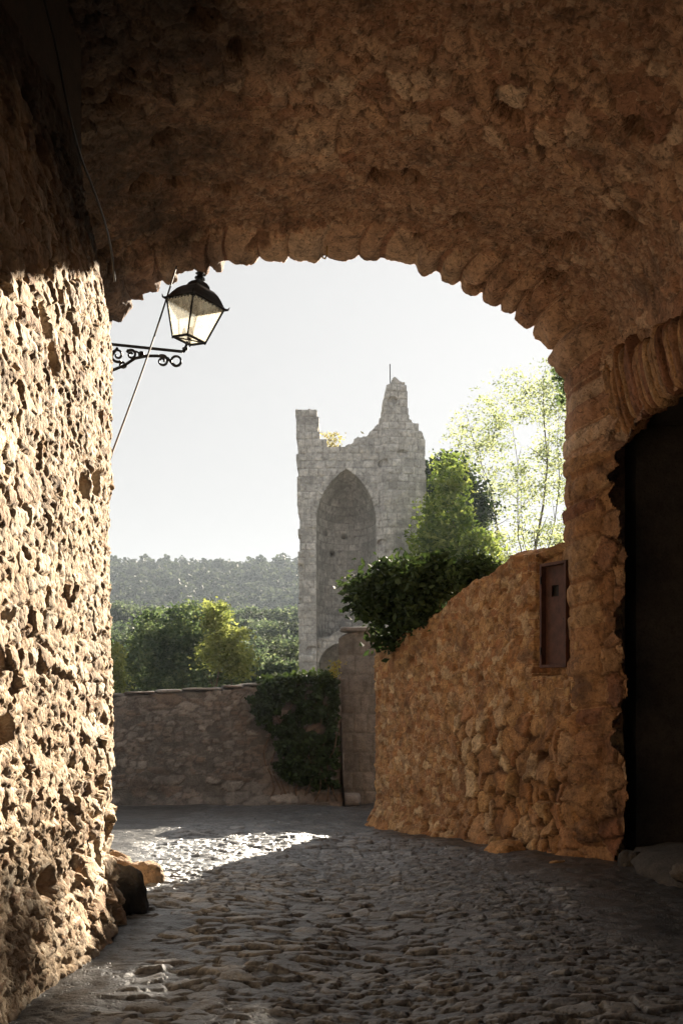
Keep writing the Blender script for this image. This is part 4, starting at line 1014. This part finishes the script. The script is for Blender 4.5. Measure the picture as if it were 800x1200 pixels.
# ------------------------------------------------------------------ wires, hook, rocks, step
def pline(a, b, sag, n=24): 
    a, b = Vector(a), Vector(b); return [a.lerp(b, j/n)-Vector((0, 0, sag*math.sin(math.pi*j/n))) for j in range(n+1)]
mb = MB(); a = pt(207, 312, 9.9); b = pt(127, 543, 6.95); mb.tube(pline(a, b, 0.05), 0.008, 6)
tag(mb.build('hanging_wire', M['wire'], None, True, loc=a), 'thin reddish wire slanting from the arch edge past the lantern to the wall', 'wire')
mb = MB(); cp = [(-1.62, 4.7, 5.3), pt(64, 40, 5.3), pt(78, 120, 5.55), pt(93, 180, 5.9), pt(110, 222, 6.2), pt(124, 262, 6.5), pt(132, 300, 6.8), pt(134.5, 330, 6.9)]
mb.tube(smooth_path(cp, 2), 0.008, 6); tag(mb.build('wall_cable', M['cable'], None, True, loc=cp[4]), 'black cable running down the dark upper corner of the lit wall', 'cable')
mb = MB(); hx = pt(383, 288, 10.1); mb.tube([hx, (hx[0], hx[1], hx[2]-0.09), (hx[0]-0.02, hx[1], hx[2]-0.13), (hx[0]-0.045, hx[1], hx[2]-0.12), (hx[0]-0.045, hx[1], hx[2]-0.09)], 0.009, 6)
M['brass'] = plain('old_brass', (0.5, 0.36, 0.14), 0.5, 0.3)
tag(mb.build('hook', M['brass'], None, True, loc=hx), 'tiny brass hook at the crown of the arch', 'hook')

def rock(name, label, c, d, seed, cellv, mat, rot=0):
    v, f = rock_data((0, 0, 0), d, seed, Matrix.Rotation(rot, 4, 'Z'), 22, 0.35, 2.8)
    m2 = mesh_obj(name, v, f, mat, None, attrs={'cell': np.full(len(v), cellv), 'joint': np.ones(len(v))}); m2.location = c; tag(m2, label, 'rock'); return m2
def on(px, py): 
    y = 1517/(py-858.35); return ((px-400)*y/1167, y, -0.05*y)
p = on(168, 1036); rock('boulder', 'sunlit orange boulder lying by the foot of the lit wall', (p[0], p[1], p[2]+0.07), (0.34, 0.26, 0.22), 5, 0.9, M['boulder'], 0.3)
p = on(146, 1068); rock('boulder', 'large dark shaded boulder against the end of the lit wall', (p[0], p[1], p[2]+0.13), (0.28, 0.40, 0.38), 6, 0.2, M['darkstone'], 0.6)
p = on(140, 1034); rock('boulder', 'brown boulder half hidden between the orange boulder and the wall end', (p[0]-0.05, p[1], p[2]+0.10), (0.3, 0.3, 0.34), 8, 0.5, M['boulder'], 1.0)
p = on(592, 1001); rock('boulder', 'low flat stone jutting from the foot of the ochre wall', (p[0], p[1]+0.05, p[2]+0.03), (0.42, 0.36, 0.20), 9, 0.3, M['ochre'], 0.8)
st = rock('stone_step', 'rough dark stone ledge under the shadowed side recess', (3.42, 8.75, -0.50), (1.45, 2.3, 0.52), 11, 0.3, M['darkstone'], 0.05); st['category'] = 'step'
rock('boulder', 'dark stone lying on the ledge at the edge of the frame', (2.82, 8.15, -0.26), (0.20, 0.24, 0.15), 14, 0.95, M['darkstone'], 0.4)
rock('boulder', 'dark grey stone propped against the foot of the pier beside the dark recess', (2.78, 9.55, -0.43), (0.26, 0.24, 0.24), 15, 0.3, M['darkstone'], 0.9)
p = on(640, 1016); rock('fallen_stone', 'small pale chip of stone on the earth near the pier', (p[0]+0.1, p[1], p[2]+0.04), (0.16, 0.08, 0.05), 12, 0.9, M['ochre'], 0.5)

# ------------------------------------------------------------------ haze
hm, ht, hout = new_mat('valley_haze')
pv = ht.nodes.new('ShaderNodeVolumePrincipled'); pv.inputs['Color'].default_value = (0.74, 0.86, 1.0, 1); pv.inputs['Density'].default_value = 0.00042; pv.inputs['Anisotropy'].default_value = 0.2
ht.links.new(pv.outputs[0], hout.inputs['Volume'])
mb = MB(); mb.box((0, 250, 20), (1300, 1320, 64)); tag(mb.build('haze', hm), kind='stuff')
sc.cycles.volume_bounces = 0
